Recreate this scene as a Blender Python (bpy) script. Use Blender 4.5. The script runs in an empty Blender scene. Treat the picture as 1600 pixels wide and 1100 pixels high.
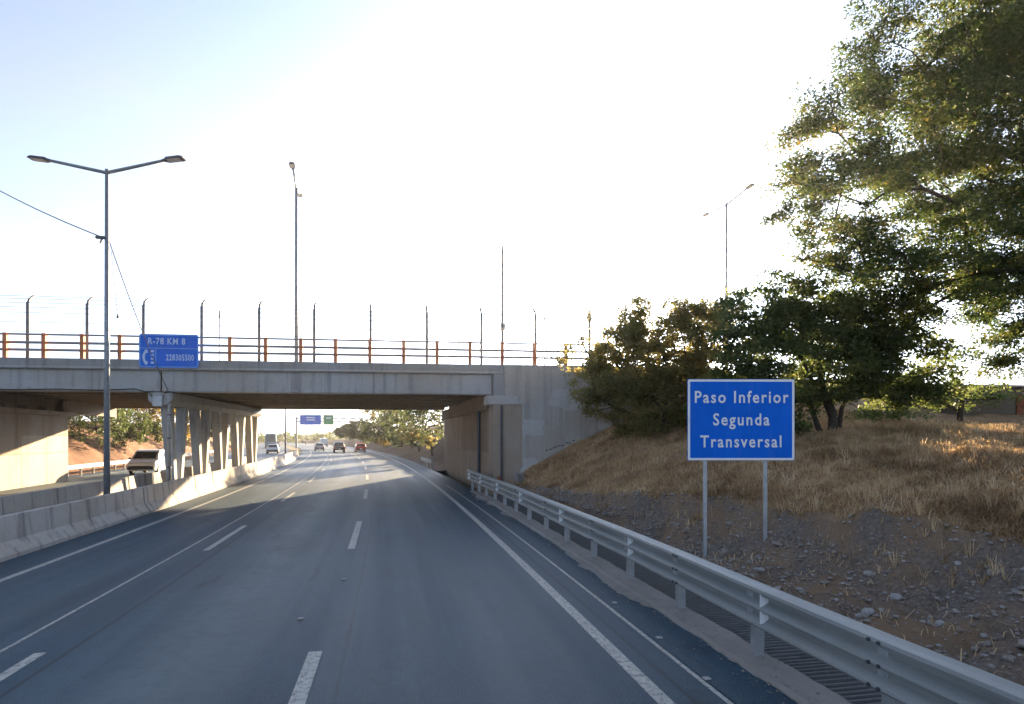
import bpy, math, random
import numpy as np
from mathutils import Vector, Matrix, noise

random.seed(7)
RNG = np.random.default_rng(11)
R = math.radians
scene = bpy.context.scene
COL = scene.collection

# ------------------------------------------------------------------ camera, sky, sun, exposure
CAM_H = 2.7
YAW = R(10.95)                                   # camera looks this far to the right of the road direction (+Y)
F_PX = 930.0                                     # focal length in pixels of a 1600 px wide picture
cam_data = bpy.data.cameras.new("camera")
cam_data.sensor_width = 36.0
cam_data.lens = 36.0 * F_PX / 1600.0
cam_data.shift_y = 132.0 / 1600.0
cam_data.clip_start = 0.05
cam_data.clip_end = 6000.0
cam = bpy.data.objects.new("camera", cam_data)
cam.location = (0, 0, CAM_H)
cam.rotation_euler = (R(90), 0, -YAW)
COL.objects.link(cam)
scene.camera = cam

SUN_AZ = R(22.4)                                 # clockwise from +Y
SUN_EL = R(10.4)
world = bpy.data.worlds.new("World")
scene.world = world
world.use_nodes = True
wn = world.node_tree.nodes
wl = world.node_tree.links
wn.clear()
sky = wn.new("ShaderNodeTexSky")
sky.sky_type = 'NISHITA'
sky.sun_disc = False
sky.sun_elevation = SUN_EL
sky.sun_rotation = SUN_AZ
sky.altitude = 500
sky.air_density = 1.0
sky.dust_density = 3.0
sky.ozone_density = 4.0
bg = wn.new("ShaderNodeBackground")
bg.inputs["Strength"].default_value = 0.09
wo = wn.new("ShaderNodeOutputWorld")
# thin veil of high cloud: the sky's own brightness with less colour, denser in soft wisps
bw = wn.new("ShaderNodeRGBToBW"); wl.new(sky.outputs[0], bw.inputs[0])
veil = wn.new("ShaderNodeMix"); veil.data_type = 'RGBA'; veil.blend_type = 'MULTIPLY'; veil.inputs[0].default_value = 1.0
wl.new(bw.outputs[0], veil.inputs[6]); veil.inputs[7].default_value = (0.86, 0.985, 1.24, 1)
wtc = wn.new("ShaderNodeTexCoord"); wmp = wn.new("ShaderNodeMapping"); wmp.inputs["Scale"].default_value = (1.0, 1.0, 2.6)
wno = wn.new("ShaderNodeTexNoise"); wno.inputs["Scale"].default_value = 1.7; wno.inputs["Detail"].default_value = 6; wno.inputs["Roughness"].default_value = 0.55
wrm = wn.new("ShaderNodeMapRange"); wrm.inputs[1].default_value = 0.35; wrm.inputs[2].default_value = 0.68; wrm.inputs[3].default_value = 0.60; wrm.inputs[4].default_value = 0.95
wmx = wn.new("ShaderNodeMix"); wmx.data_type = 'RGBA'
wl.new(wtc.outputs["Generated"], wmp.inputs[0]); wl.new(wmp.outputs[0], wno.inputs["Vector"]); wl.new(wno.outputs["Fac"], wrm.inputs[0])
wl.new(wrm.outputs[0], wmx.inputs[0]); wl.new(sky.outputs[0], wmx.inputs[6]); wl.new(veil.outputs[2], wmx.inputs[7])
wl.new(wmx.outputs[2], bg.inputs[0])
wl.new(bg.outputs[0], wo.inputs[0])

sun_data = bpy.data.lights.new("sun", 'SUN')
sun_data.energy = 5.0
sun_data.angle = R(0.6)
sun_data.color = (1.0, 0.74, 0.45)
sun = bpy.data.objects.new("sun", sun_data)
sdir = Vector((math.sin(SUN_AZ) * math.cos(SUN_EL), math.cos(SUN_AZ) * math.cos(SUN_EL), math.sin(SUN_EL)))
sun.rotation_euler = sdir.to_track_quat('Z', 'Y').to_euler()
sun.location = (40, 100, 60)
COL.objects.link(sun)

scene.view_settings.view_transform = 'Standard'
scene.view_settings.look = 'None'
scene.view_settings.gamma = 1.0
scene.view_settings.use_curve_mapping = False
scene.view_settings.exposure = 2.55
scene.cycles.max_bounces = 6
scene.cycles.transparent_max_bounces = 8
scene.cycles.use_denoising = True

# ------------------------------------------------------------------ helpers
FW = Vector((math.sin(YAW), math.cos(YAW), 0))
RT = Vector((math.cos(YAW), -math.sin(YAW), 0))


def at(px, py, z):
    """survey helper: a point seen in the photograph, at distance z (m) along the viewing axis"""
    p = FW * z + RT * ((px - 800.0) / F_PX * z)
    return Vector((p.x, p.y, CAM_H + (682.0 - py) / F_PX * z))


def bend(s):
    """sideways drift of the motorway, which curves gently to the left"""
    t = max(0.0, s - 3.0)
    if t > 230:
        return -0.00067 * 230 * 230 - 2 * 0.00067 * 230 * (t - 230)
    return -0.00067 * t * t


def heading(s):
    t = min(230.0, max(0.0, s - 3.0))
    return math.atan(2 * 0.00067 * t)


def rd(l, s, z=0.0):
    """road coordinates (l = metres right of the camera's line, s = metres ahead) to world"""
    return Vector((l + bend(s), s, z))


def nz(x, y, z=0.0, sc=1.0):
    return noise.noise(Vector((x * sc, y * sc, z * sc)))


def tag(o, label=None, cat=None, group=None, kind=None):
    if label: o["label"] = label
    if cat: o["category"] = cat
    if group: o["group"] = group
    if kind: o["kind"] = kind
    return o


def empty(name, loc=(0, 0, 0), rz=0.0, parent=None):
    o = bpy.data.objects.new(name, None)
    o.empty_display_size = 0.2
    o.location = loc
    o.rotation_euler = (0, 0, rz)
    COL.objects.link(o)
    if parent: o.parent = parent
    return o


def link(name, mesh, parent=None, loc=None, rot=None):
    o = bpy.data.objects.new(name, mesh)
    COL.objects.link(o)
    if parent: o.parent = parent
    if loc is not None: o.location = loc
    if rot is not None: o.rotation_euler = rot
    return o


def copy_tree(o, parent=None):
    c = o.copy()
    COL.objects.link(c)
    c.parent = parent
    for ch in list(o.children):
        copy_tree(ch, c)
    return c


class MB:
    """collects simple solids and links them as one mesh object"""
    def __init__(self):
        self.v = []; self.f = []; self.uv = []

    def add(self, verts, faces):
        b = len(self.v)
        self.v += [tuple(v) for v in verts]
        self.f += [tuple(i + b for i in f) for f in faces]
        return self

    def hexa(self, p):
        """p: 8 corners, 4 bottom (counter-clockwise from above) then 4 top"""
        return self.add(p, [(3, 2, 1, 0), (4, 5, 6, 7), (0, 1, 5, 4), (1, 2, 6, 5), (2, 3, 7, 6), (3, 0, 4, 7)])

    def box(self, c, d, rz=0.0):
        cx, cy, cz = c; hx, hy, hz = d[0] / 2, d[1] / 2, d[2] / 2
        ca, sa = math.cos(rz), math.sin(rz)
        p = []
        for z in (-hz, hz):
            for x, y in ((-hx, -hy), (hx, -hy), (hx, hy), (-hx, hy)):
                p.append((cx + x * ca - y * sa, cy + x * sa + y * ca, cz + z))
        return self.hexa(p)

    def cbox(self, c, d, b=0.02, rz=0.0):
        """box with chamfered vertical and horizontal edges"""
        cx, cy, cz = c; hx, hy, hz = d[0] / 2, d[1] / 2, d[2] / 2
        b = min(b, hx * .9, hy * .9, hz * .9)
        ca, sa = math.cos(rz), math.sin(rz)
        rings = []
        for z, k in ((-hz, 1), (-hz + b, 0), (hz - b, 0), (hz, 1)):
            e = b if k else 0
            X, Y = hx - e, hy - e
            rings.append([(X, -Y + b), (X, Y - b), (X - b, Y), (-X + b, Y), (-X, Y - b), (-X, -Y + b), (-X + b, -Y), (X - b, -Y)])
            rings[-1] = [(cx + x * ca - y * sa, cy + x * sa + y * ca, cz + z) for x, y in rings[-1]]
        n = 8; v = sum(rings, []); f = []
        for r in range(3):
            for i in range(n):
                j = (i + 1) % n
                f.append((r * n + i, r * n + j, (r + 1) * n + j, (r + 1) * n + i))
        f.append(tuple(range(n - 1, -1, -1))); f.append(tuple(range(3 * n, 4 * n)))
        return self.add(v, f)

    def tube(self, pts, radii, n=8, caps=True):
        pts = [Vector(p) for p in pts]
        if not hasattr(radii, "__len__"): radii = [radii] * len(pts)
        v = []; f = []
        up = Vector((0, 0, 1))
        for i, p in enumerate(pts):
            d = (pts[min(i + 1, len(pts) - 1)] - pts[max(i - 1, 0)])
            if d.length < 1e-9: d = Vector((0, 0, 1))
            d.normalize()
            a = d.cross(up)
            if a.length < 0.05: a = d.cross(Vector((1, 0, 0)))
            a.normalize(); b = d.cross(a)
            for k in range(n):
                t = 2 * math.pi * k / n
                v.append(p + (a * math.cos(t) + b * math.sin(t)) * radii[i])
        for i in range(len(pts) - 1):
            for k in range(n):
                m = (k + 1) % n
                f.append((i * n + k, i * n + m, (i + 1) * n + m, (i + 1) * n + k))
        if caps:
            f.append(tuple(range(n - 1, -1, -1))); f.append(tuple(range((len(pts) - 1) * n, len(pts) * n)))
        return self.add(v, f)

    def mesh(self, name, mat, smooth=False):
        me = bpy.data.meshes.new(name)
        me.from_pydata(self.v, [], self.f)
        me.validate()
        if mat: me.materials.append(mat)
        if smooth: me.polygons.foreach_set("use_smooth", [True] * len(me.polygons))
        me.update()
        return me

    def build(self, name, mat, parent=None, smooth=False, loc=None, rot=None):
        return link(name, self.mesh(name, mat, smooth), parent, loc, rot)


def np_mesh(name, v, f, mat, uv=None, smooth=False):
    """fast mesh from numpy arrays; f is (m, 3) or (m, 4); uv is per loop (m*k, 2)"""
    me = bpy.data.meshes.new(name)
    m, k = f.shape
    me.vertices.add(len(v)); me.vertices.foreach_set("co", np.ascontiguousarray(v, dtype=np.float32).ravel())
    me.loops.add(m * k); me.loops.foreach_set("vertex_index", np.ascontiguousarray(f, dtype=np.int32).ravel())
    me.polygons.add(m)
    me.polygons.foreach_set("loop_start", np.arange(0, m * k, k, dtype=np.int32))
    if smooth: me.polygons.foreach_set("use_smooth", np.ones(m, dtype=bool))
    if uv is not None:
        l = me.uv_layers.new(name="UVMap")
        l.data.foreach_set("uv", np.ascontiguousarray(uv, dtype=np.float32).ravel())
    if mat: me.materials.append(mat)
    me.update(calc_edges=True)
    return me


def grid_mesh(name, xs, ys, fn, mat, uvfn=None, smooth=True, attr=None):
    """heightfield: fn(a, b) -> world point; uvfn(a, b) -> uv; attr(a, b) -> float stored as 'cover'"""
    nx, ny = len(xs), len(ys)
    v = np.array([tuple(fn(a, b)) for b in ys for a in xs], dtype=np.float32)
    i = np.arange(nx - 1)[None, :] + nx * np.arange(ny - 1)[:, None]
    f = np.stack([i, i + 1, i + 1 + nx, i + nx], axis=-1).reshape(-1, 4)
    uv = None
    if uvfn:
        u = np.array([uvfn(a, b) for b in ys for a in xs], dtype=np.float32)
        uv = u[f.ravel()]
    me = np_mesh(name, v, f, mat, uv, smooth)
    if attr:
        at_ = me.attributes.new("cover", 'FLOAT', 'POINT')
        at_.data.foreach_set("value", np.array([attr(a, b) for b in ys for a in xs], dtype=np.float32))
    return me


# ------------------------------------------------------------------ materials
class NT:
    def __init__(self, name):
        self.m = bpy.data.materials.new(name); self.m.use_nodes = True
        self.t = self.m.node_tree; self.n = self.t.nodes; self.l = self.t.links
        self.b = self.n["Principled BSDF"]; self.out = self.n["Material Output"]

    def new(self, t, **kw):
        x = self.n.new(t)
        for k, val in kw.items(): setattr(x, k, val)
        return x

    def coord(self, kind="Object", scale=(1, 1, 1)):
        tc = self.new("ShaderNodeTexCoord"); mp = self.new("ShaderNodeMapping")
        mp.inputs["Scale"].default_value = scale
        self.l.new(tc.outputs[kind], mp.inputs[0])
        return mp.outputs[0]

    def noise(self, vec, scale, detail=4.0, rough=0.55, dist=0.0):
        x = self.new("ShaderNodeTexNoise")
        x.inputs["Scale"].default_value = scale; x.inputs["Detail"].default_value = detail
        x.inputs["Roughness"].default_value = rough; x.inputs["Distortion"].default_value = dist
        self.l.new(vec, x.inputs["Vector"])
        return x.outputs["Fac"]

    def ramp(self, fac, stops):
        x = self.new("ShaderNodeValToRGB")
        el = x.color_ramp.elements
        while len(el) < len(stops): el.new(0.5)
        for e, (p, c) in zip(el, stops):
            e.position = p
            e.color = (c, c, c, 1) if not hasattr(c, "__len__") else (*c, 1)
        self.l.new(fac, x.inputs[0])
        return x.outputs[0]

    def mix(self, fac, a, b, mode='MIX'):
        x = self.new("ShaderNodeMix", data_type='RGBA', blend_type=mode)
        for val, idx in ((fac, 0), (a, 6), (b, 7)):
            if hasattr(val, "is_linked") or hasattr(val, "node"): self.l.new(val, x.inputs[idx])
            elif hasattr(val, "__len__"): x.inputs[idx].default_value = (*val, 1)
            else: x.inputs[idx].default_value = val
        return x.outputs[2]

    def bump(self, h, strength=0.3, dist=0.02):
        x = self.new("ShaderNodeBump")
        x.inputs["Strength"].default_value = strength; x.inputs["Distance"].default_value = dist
        self.l.new(h, x.inputs["Height"]); self.l.new(x.outputs[0], self.b.inputs["Normal"])

    def set(self, color=None, rough=None, metal=None, spec=None):
        for key, val in (("Base Color", color), ("Roughness", rough), ("Metallic", metal), ("Specular IOR Level", spec)):
            if val is None: continue
            i = self.b.inputs[key]
            if hasattr(val, "node"): self.l.new(val, i)
            elif hasattr(val, "__len__"): i.default_value = (*val, 1)
            else: i.default_value = val
        return self.m


def m_plain(name, c, rough=0.6, metal=0.0, var=0.15, scale=8.0, bump=0.0):
    t = NT(name); v = t.coord()
    f = t.noise(v, scale, 5)
    lo = tuple(x * (1 - var) for x in c); hi = tuple(min(1, x * (1 + var)) for x in c)
    col = t.ramp(f, [(0.3, lo), (0.7, hi)])
    if bump: t.bump(t.noise(v, scale * 8, 3), bump, 0.01)
    return t.set(col, rough, metal)


def m_sheet(name, c):
    t = NT(name); v = t.coord()
    f = t.noise(v, 1.6, 4); g = t.noise(t.coord("Object", (9, 9, 0.7)), 1.0, 4, 0.6)
    col = t.ramp(f, [(0.3, tuple(x * 0.9 for x in c)), (0.7, tuple(x * 1.08 for x in c))])
    col = t.mix(t.ramp(g, [(0.55, 0.0), (0.8, 0.10)]), col, (0.25, 0.26, 0.27))
    return t.set(col, 0.6, 0.0, 0.12)


def m_concrete(name, c, stain=0.55, warm=(0.9, 0.8, 0.68), streak=1.0, bump=0.25):
    t = NT(name); tc = t.new("ShaderNodeNewGeometry")
    p = tc.outputs["Position"]
    big = t.noise(p, 0.45, 5, 0.6)
    fine = t.noise(p, 9, 6, 0.65)
    mp = t.new("ShaderNodeMapping"); mp.inputs["Scale"].default_value = (3.2, 3.2, 0.16)
    t.l.new(p, mp.inputs[0])
    st = t.noise(mp.outputs[0], 1.0, 5, 0.6)
    col = t.mix(t.ramp(big, [(0.35, 0.0), (0.68, 1.0)]), c, tuple(a * b for a, b in zip(c, warm)))
    col = t.mix(t.ramp(fine, [(0.3, 0.35), (0.6, 0.0)]), col, tuple(x * 0.6 for x in c))
    dark = tuple(x * (1 - stain) for x in c)
    col = t.mix(t.ramp(st, [(0.52, 0.0), (0.72, 0.75 * streak)]), col, dark)
    t.bump(t.noise(p, 30, 5, 0.7), bump, 0.01)
    return t.set(col, 0.85)


def m_asphalt():
    t = NT("asphalt")
    uv = t.coord("UV")
    grain = t.noise(uv, 45, 5, 0.75)
    blot = t.noise(uv, 0.35, 5, 0.6)
    mp = t.coord("UV", (1.3, 0.035, 1))
    streak = t.noise(mp, 1.0, 4, 0.6)
    mp2 = t.coord("UV", (7.0, 0.05, 1))
    thin = t.noise(mp2, 1.0, 3, 0.6)
    # polished wheel paths, and the pale worn band between the middle and left lanes
    sx = t.new("ShaderNodeSeparateXYZ"); t.l.new(t.coord("UV"), sx.inputs[0])
    def band(centre, half, wander):
        ad = t.new("ShaderNodeMath", operation='MULTIPLY_ADD'); ad.inputs[1].default_value = wander; t.l.new(blot, ad.inputs[0]); t.l.new(sx.outputs[0], ad.inputs[2])
        sb = t.new("ShaderNodeMath", operation='SUBTRACT'); t.l.new(ad.outputs[0], sb.inputs[0]); sb.inputs[1].default_value = centre + wander * 0.5
        ab = t.new("ShaderNodeMath", operation='ABSOLUTE'); t.l.new(sb.outputs[0], ab.inputs[0])
        dv = t.new("ShaderNodeMath", operation='DIVIDE'); t.l.new(ab.outputs[0], dv.inputs[0]); dv.inputs[1].default_value = half
        return t.ramp(dv.outputs[0], [(0.0, 1.0), (0.35, 0.75), (1.0, 0.0)])
    def scaled(x, k):
        mm = t.new("ShaderNodeMath", operation='MULTIPLY'); mm.inputs[1].default_value = k; t.l.new(x, mm.inputs[0]); return mm.outputs[0]
    col = t.ramp(grain, [(0.36, (0.006, 0.022, 0.038)), (0.5, (0.019, 0.055, 0.088)), (0.66, (0.062, 0.126, 0.175))])
    col = t.mix(t.ramp(streak, [(0.42, 0.0), (0.72, 0.35)]), col, (0.042, 0.090, 0.126))
    col = t.mix(t.ramp(thin, [(0.55, 0.0), (0.75, 0.30)]), col, (0.024, 0.032, 0.040))
    for cc, hw, st in ((-2.55, 1.0, 0.85), (0.15, 0.5, 0.22), (1.75, 0.5, 0.20), (-3.7, 0.4, 0.2), (-5.6, 0.5, 0.18), (-13.5, 0.7, 0.3), (-17.4, 0.7, 0.3)):
        col = t.mix(scaled(band(cc, hw, 0.5), st), col, (0.125, 0.165, 0.180))
    col = t.mix(t.ramp(blot, [(0.35, 0.28), (0.6, 0.0)]), col, (0.022, 0.031, 0.040))
    mot = t.noise(uv, 5.0, 5, 0.7)
    col = t.mix(t.ramp(mot, [(0.36, 0.20), (0.55, 0.0)]), col, (0.012, 0.026, 0.038))
    # construction joints and fine cracks
    for cc, hw, st in ((-4.02, 0.05, 0.8), (-0.62, 0.035, 0.5), (2.98, 0.045, 0.7), (-6.9, 0.04, 0.5)):
        col = t.mix(scaled(band(cc, hw, 0.06), st), col, (0.014, 0.018, 0.022))
    wv = t.noise(uv, 1.1, 4, 0.6)
    cmx = t.new("ShaderNodeMix", data_type='VECTOR'); cmx.inputs[0].default_value = 0.22
    t.l.new(t.coord("UV", (0.32, 0.13, 1)), cmx.inputs[4])
    nvec = t.new("ShaderNodeTexNoise"); nvec.inputs["Scale"].default_value = 0.9; nvec.inputs["Detail"].default_value = 5; t.l.new(uv, nvec.inputs["Vector"])
    t.l.new(nvec.outputs["Color"], cmx.inputs[5])
    vc = t.new("ShaderNodeTexVoronoi", feature='DISTANCE_TO_EDGE'); vc.inputs["Scale"].default_value = 1.0; t.l.new(cmx.outputs[1], vc.inputs["Vector"])
    crack = t.ramp(vc.outputs["Distance"], [(0.0, 1.0), (0.006, 0.7), (0.012, 0.0)])
    cmask = t.ramp(wv, [(0.46, 0.0), (0.62, 0.5)])
    mc = t.new("ShaderNodeMath", operation='MULTIPLY'); t.l.new(crack, mc.inputs[0]); t.l.new(cmask, mc.inputs[1])
    col = t.mix(mc.outputs[0], col, (0.012, 0.015, 0.018))
    pt_ = t.noise(t.coord("UV", (0.5, 0.16, 1)), 1.0, 2, 0.4)
    col = t.mix(t.ramp(pt_, [(0.60, 0.0), (0.63, 0.30)]), col, (0.030, 0.042, 0.052))
    t.bump(grain, 0.5, 0.010)
    rg = t.ramp(streak, [(0.35, 0.60), (0.7, 0.50)])
    return t.set(col, rg, 0.0, 0.28)


def m_paint_line(name="road_paint", c=(0.46, 0.455, 0.41)):
    t = NT(name); p = t.new("ShaderNodeNewGeometry").outputs["Position"]
    w = t.noise(p, 14, 6, 0.75); w2 = t.noise(p, 1.2, 4, 0.6)
    col = t.mix(t.ramp(w, [(0.38, 0.9), (0.54, 0.0)]), c, (0.09, 0.10, 0.105))
    col = t.mix(t.ramp(w2, [(0.4, 0.3), (0.65, 0.0)]), col, (0.2, 0.2, 0.2))
    return t.set(col, 0.6)


def m_leaf(name, cols, trans=0.35):
    """leaf colour differs from leaf to leaf (random u of the leaf's uv)"""
    t = NT(name)
    sx = t.new("ShaderNodeSeparateXYZ"); t.l.new(t.coord("UV"), sx.inputs[0])
    n = len(cols)
    col = t.ramp(sx.outputs[0], [(i / (n - 1), c) for i, c in enumerate(cols)])
    t.set(col, 0.55, 0, 0.3)
    tr = t.new("ShaderNodeBsdfTranslucent")
    hs = t.new("ShaderNodeHueSaturation"); hs.inputs["Value"].default_value = 1.7; hs.inputs["Saturation"].default_value = 1.1
    t.l.new(col, hs.inputs["Color"]); t.l.new(hs.outputs[0], tr.inputs[0])
    mx = t.new("ShaderNodeMixShader"); mx.inputs[0].default_value = trans
    t.l.new(t.b.outputs[0], mx.inputs[1]); t.l.new(tr.outputs[0], mx.inputs[2])
    t.l.new(mx.outputs[0], t.out.inputs[0])
    return t.m


def m_hill():
    """dry grass soil where 'cover' is 1, stony cut where it is 0"""
    t = NT("embankment_soil"); p = t.new("ShaderNodeNewGeometry").outputs["Position"]
    at_ = t.new("ShaderNodeAttribute", attribute_name="cover")
    big = t.noise(p, 0.8, 5, 0.6); fine = t.noise(p, 16, 6, 0.75)
    grass = t.ramp(big, [(0.3, (0.24, 0.155, 0.09)), (0.55, (0.37, 0.25, 0.145)), (0.75, (0.45, 0.315, 0.19))])
    grass = t.mix(t.ramp(fine, [(0.35, 0.6), (0.6, 0.0)]), grass, (0.14, 0.095, 0.055))
    rock = t.ramp(fine, [(0.3, (0.085, 0.068, 0.056)), (0.55, (0.205, 0.17, 0.142)), (0.75, (0.33, 0.285, 0.25))])
    rock = t.mix(t.ramp(big, [(0.40, 0.0), (0.62, 0.75)]), rock, (0.29, 0.185, 0.105))
    vo = t.new("ShaderNodeTexVoronoi"); vo.inputs["Scale"].default_value = 11; t.l.new(p, vo.inputs["Vector"])
    rock = t.mix(t.ramp(vo.outputs["Distance"], [(0.12, 0.5), (0.3, 0.0)]), rock, (0.26, 0.25, 0.245))
    fac = t.ramp(at_.outputs["Fac"], [(0.35, 0.0), (0.65, 1.0)])
    col = t.mix(fac, rock, grass)
    t.bump(fine, 0.8, 0.05)
    return t.set(col, 0.95, 0, 0.2)


def m_soil(name, a, b, c):
    t = NT(name); p = t.new("ShaderNodeNewGeometry").outputs["Position"]
    big = t.noise(p, 0.5, 6, 0.65); fine = t.noise(p, 7, 6, 0.75)
    col = t.ramp(big, [(0.3, a), (0.5, b), (0.72, c)])
    col = t.mix(t.ramp(fine, [(0.35, 0.55), (0.6, 0.0)]), col, tuple(x * 0.5 for x in a))
    t.bump(fine, 0.8, 0.08)
    return t.set(col, 0.95, 0, 0.2)


def m_galv(name="galvanised_steel", c=(0.42, 0.44, 0.45), metal=0.55, rough=0.42):
    t = NT(name); p = t.new("ShaderNodeNewGeometry").outputs["Position"]
    f = t.noise(p, 5, 6, 0.7); g = t.noise(p, 40, 3, 0.6)
    col = t.ramp(f, [(0.3, tuple(x * 0.72 for x in c)), (0.7, tuple(min(1, x * 1.15) for x in c))])
    col = t.mix(t.ramp(g, [(0.62, 0.0), (0.75, 0.4)]), col, tuple(x * 0.5 for x in c))
    r = t.ramp(f, [(0.3, rough + 0.15), (0.7, rough - 0.05)])
    return t.set(col, r, metal)


def m_rail():
    t = NT("guardrail_steel"); p = t.new("ShaderNodeNewGeometry").outputs["Position"]
    mp = t.new("ShaderNodeMapping"); mp.inputs["Scale"].default_value = (1, 0.25, 6.0); t.l.new(p, mp.inputs[0])
    f = t.noise(mp.outputs[0], 2.0, 5, 0.6); g = t.noise(p, 55, 4, 0.7)
    col = t.ramp(f, [(0.3, (0.23, 0.25, 0.25)), (0.7, (0.33, 0.345, 0.34))])
    col = t.mix(t.ramp(g, [(0.56, 0.0), (0.72, 0.55)]), col, (0.20, 0.18, 0.15))
    st = t.noise(p, 1.3, 5, 0.7)
    col = t.mix(t.ramp(st, [(0.55, 0.0), (0.75, 0.45)]), col, (0.22, 0.205, 0.18))
    return t.set(col, 0.5, 0.2)


def m_glass(name="vehicle_glass", c=(0.02, 0.025, 0.03)):
    t = NT(name); v = t.coord(); f = t.noise(v, 2, 2)
    return t.set(t.ramp(f, [(0.3, c), (0.7, tuple(x * 1.6 for x in c))]), 0.06, 0.0, 0.6)


def m_emit(name, c, s):
    t = NT(name)
    t.set(c, 0.3)
    t.b.inputs["Emission Color"].default_value = (*c, 1); t.b.inputs["Emission Strength"].default_value = s
    return t.m


M = {
    'asphalt': m_asphalt(),
    'paint': m_paint_line(),
    'concrete': m_concrete("concrete_bridge", (0.40, 0.415, 0.425), 0.62, bump=0.15),
    'deck': m_concrete("concrete_deck_edge", (0.30, 0.315, 0.325), 0.65, bump=0.15),
    'abut': m_concrete("concrete_abutment", (0.36, 0.305, 0.25), 0.55, (0.86, 0.74, 0.62)),
    'abut_pale': m_concrete("overpainted_abutment", (0.44, 0.39, 0.32), 0.4, (0.9, 0.82, 0.72), 0.8),
    'abut_brown': m_concrete("stained_abutment", (0.30, 0.235, 0.18), 0.5, (0.8, 0.7, 0.6)),
    'wing': m_concrete("wing_wall_concrete", (0.42, 0.405, 0.385), 0.5, (0.86, 0.78, 0.70), 0.9),
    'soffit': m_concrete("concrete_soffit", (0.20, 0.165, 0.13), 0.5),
    'barrier': m_concrete("concrete_barrier", (0.42, 0.405, 0.385), 0.72, (0.88, 0.80, 0.71), 1.3),
    'kerb': m_concrete("concrete_kerb", (0.29, 0.275, 0.255), 0.5, (0.75, 0.7, 0.65), 0.3, 0.8),
    'ditch': m_concrete("concrete_channel", (0.16, 0.165, 0.165), 0.5, bump=0.4),
    'patch': m_concrete("overpainted_patch", (0.46, 0.46, 0.46), 0.35, (0.9, 0.86, 0.82), 0.5),
    'graffiti': m_plain("black_spray_paint", (0.02, 0.02, 0.03), 0.7),
    'galv': m_galv(),
    'rail': m_rail(),
    'pole': m_galv("lamp_pole_steel", (0.26, 0.29, 0.32), 0.4, 0.45),
    'dark_metal': m_plain("dark_metal", (0.07, 0.075, 0.085), 0.5, 0.4),
    'orange': m_plain("orange_railing_paint", (0.54, 0.165, 0.065), 0.7, 0, 0.3, 4.0, 0.1),
    'railgrey': m_plain("railing_tube_steel", (0.24, 0.25, 0.26), 0.5, 0.3),
    'fence': m_plain("fence_post_steel", (0.17, 0.165, 0.16), 0.6, 0.3),
    'cable': m_plain("black_cable", (0.035, 0.03, 0.028), 0.7),
    'blue': m_sheet("blue_sign_sheeting", (0.002, 0.135, 0.66)),
    'green': m_sheet("green_sign_sheeting", (0.015, 0.30, 0.13)),
    'white': m_plain("white_sign_sheeting", (0.80, 0.80, 0.78), 0.45, 0, 0.05, 5.0),
    'bluewhite': m_plain("faded_blue_white_lettering", (0.42, 0.60, 0.82), 0.5, 0, 0.1, 5.0),
    'blueline': m_plain("faded_blue_border", (0.12, 0.33, 0.72), 0.5, 0, 0.1, 5.0),
    'bark': m_plain("bark", (0.055, 0.042, 0.032), 0.9, 0, 0.35, 6.0, 0.6),
    'stone': m_plain("river_stone", (0.26, 0.228, 0.20), 0.85, 0, 0.4, 2.5, 0.3),
    'stone_pale': m_plain("pale_river_stone", (0.34, 0.325, 0.31), 0.85, 0, 0.3, 4.0, 0.3),
    'hill': m_hill(),
    'redsoil': m_soil("red_soil", (0.13, 0.07, 0.04), (0.26, 0.135, 0.075), (0.33, 0.19, 0.11)),
    'brownsoil': m_soil("brown_soil", (0.07, 0.05, 0.036), (0.14, 0.098, 0.068), (0.21, 0.15, 0.10)),
    'ground': m_soil("dry_ground", (0.13, 0.11, 0.07), (0.20, 0.17, 0.11), (0.25, 0.21, 0.14)),
    'glass': m_glass(),
    'tyre': m_plain("tyre_rubber", (0.02, 0.02, 0.02), 0.85),
    'rim': m_plain("wheel_rim", (0.35, 0.35, 0.36), 0.4, 0.6),
    'plastic': m_plain("black_plastic_trim", (0.03, 0.03, 0.033), 0.6),
    'headlight': m_plain("headlight_lens", (0.75, 0.75, 0.70), 0.15),
    'taillight': m_plain("taillight_lens", (0.45, 0.02, 0.015), 0.25),
    'rust': m_plain("rusty_iron", (0.22, 0.08, 0.04), 0.9, 0.1, 0.4, 9.0, 0.3),
    'hutwall': m_concrete("weathered_hut_wall", (0.13, 0.12, 0.10), 0.5),
    'hutroof': m_plain("corrugated_roof", (0.30, 0.28, 0.27), 0.6, 0.3, 0.25, 3.0),
}
for nm, c in (("white", (0.80, 0.80, 0.78)), ("red", (0.50, 0.03, 0.02)), ("silver", (0.45, 0.46, 0.48)), ("dark", (0.035, 0.045, 0.05)), ("grey", (0.16, 0.19, 0.21)), ("teal", (0.05, 0.17, 0.24))):
    t = NT("car_paint_" + nm); f = t.noise(t.coord(), 1.5, 3)
    M['car_' + nm] = t.set(t.ramp(f, [(0.3, tuple(x * 0.9 for x in c)), (0.7, c)]), 0.28, 0.0, 0.5)
M['leaf_big'] = m_leaf("leaves_of_big_tree", [(0.026, 0.046, 0.016), (0.046, 0.073, 0.022), (0.070, 0.098, 0.029), (0.11, 0.118, 0.036), (0.24, 0.16, 0.04)], 0.40)
M['leaf_dark'] = m_leaf("leaves_of_dark_shrub", [(0.045, 0.066, 0.025), (0.080, 0.108, 0.036), (0.12, 0.145, 0.050), (0.18, 0.165, 0.062)], 0.52)
M['leaf_bush'] = m_leaf("leaves_of_dusty_bush", [(0.11, 0.115, 0.042), (0.17, 0.165, 0.062), (0.25, 0.215, 0.09), (0.34, 0.25, 0.12)], 0.6)
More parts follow.
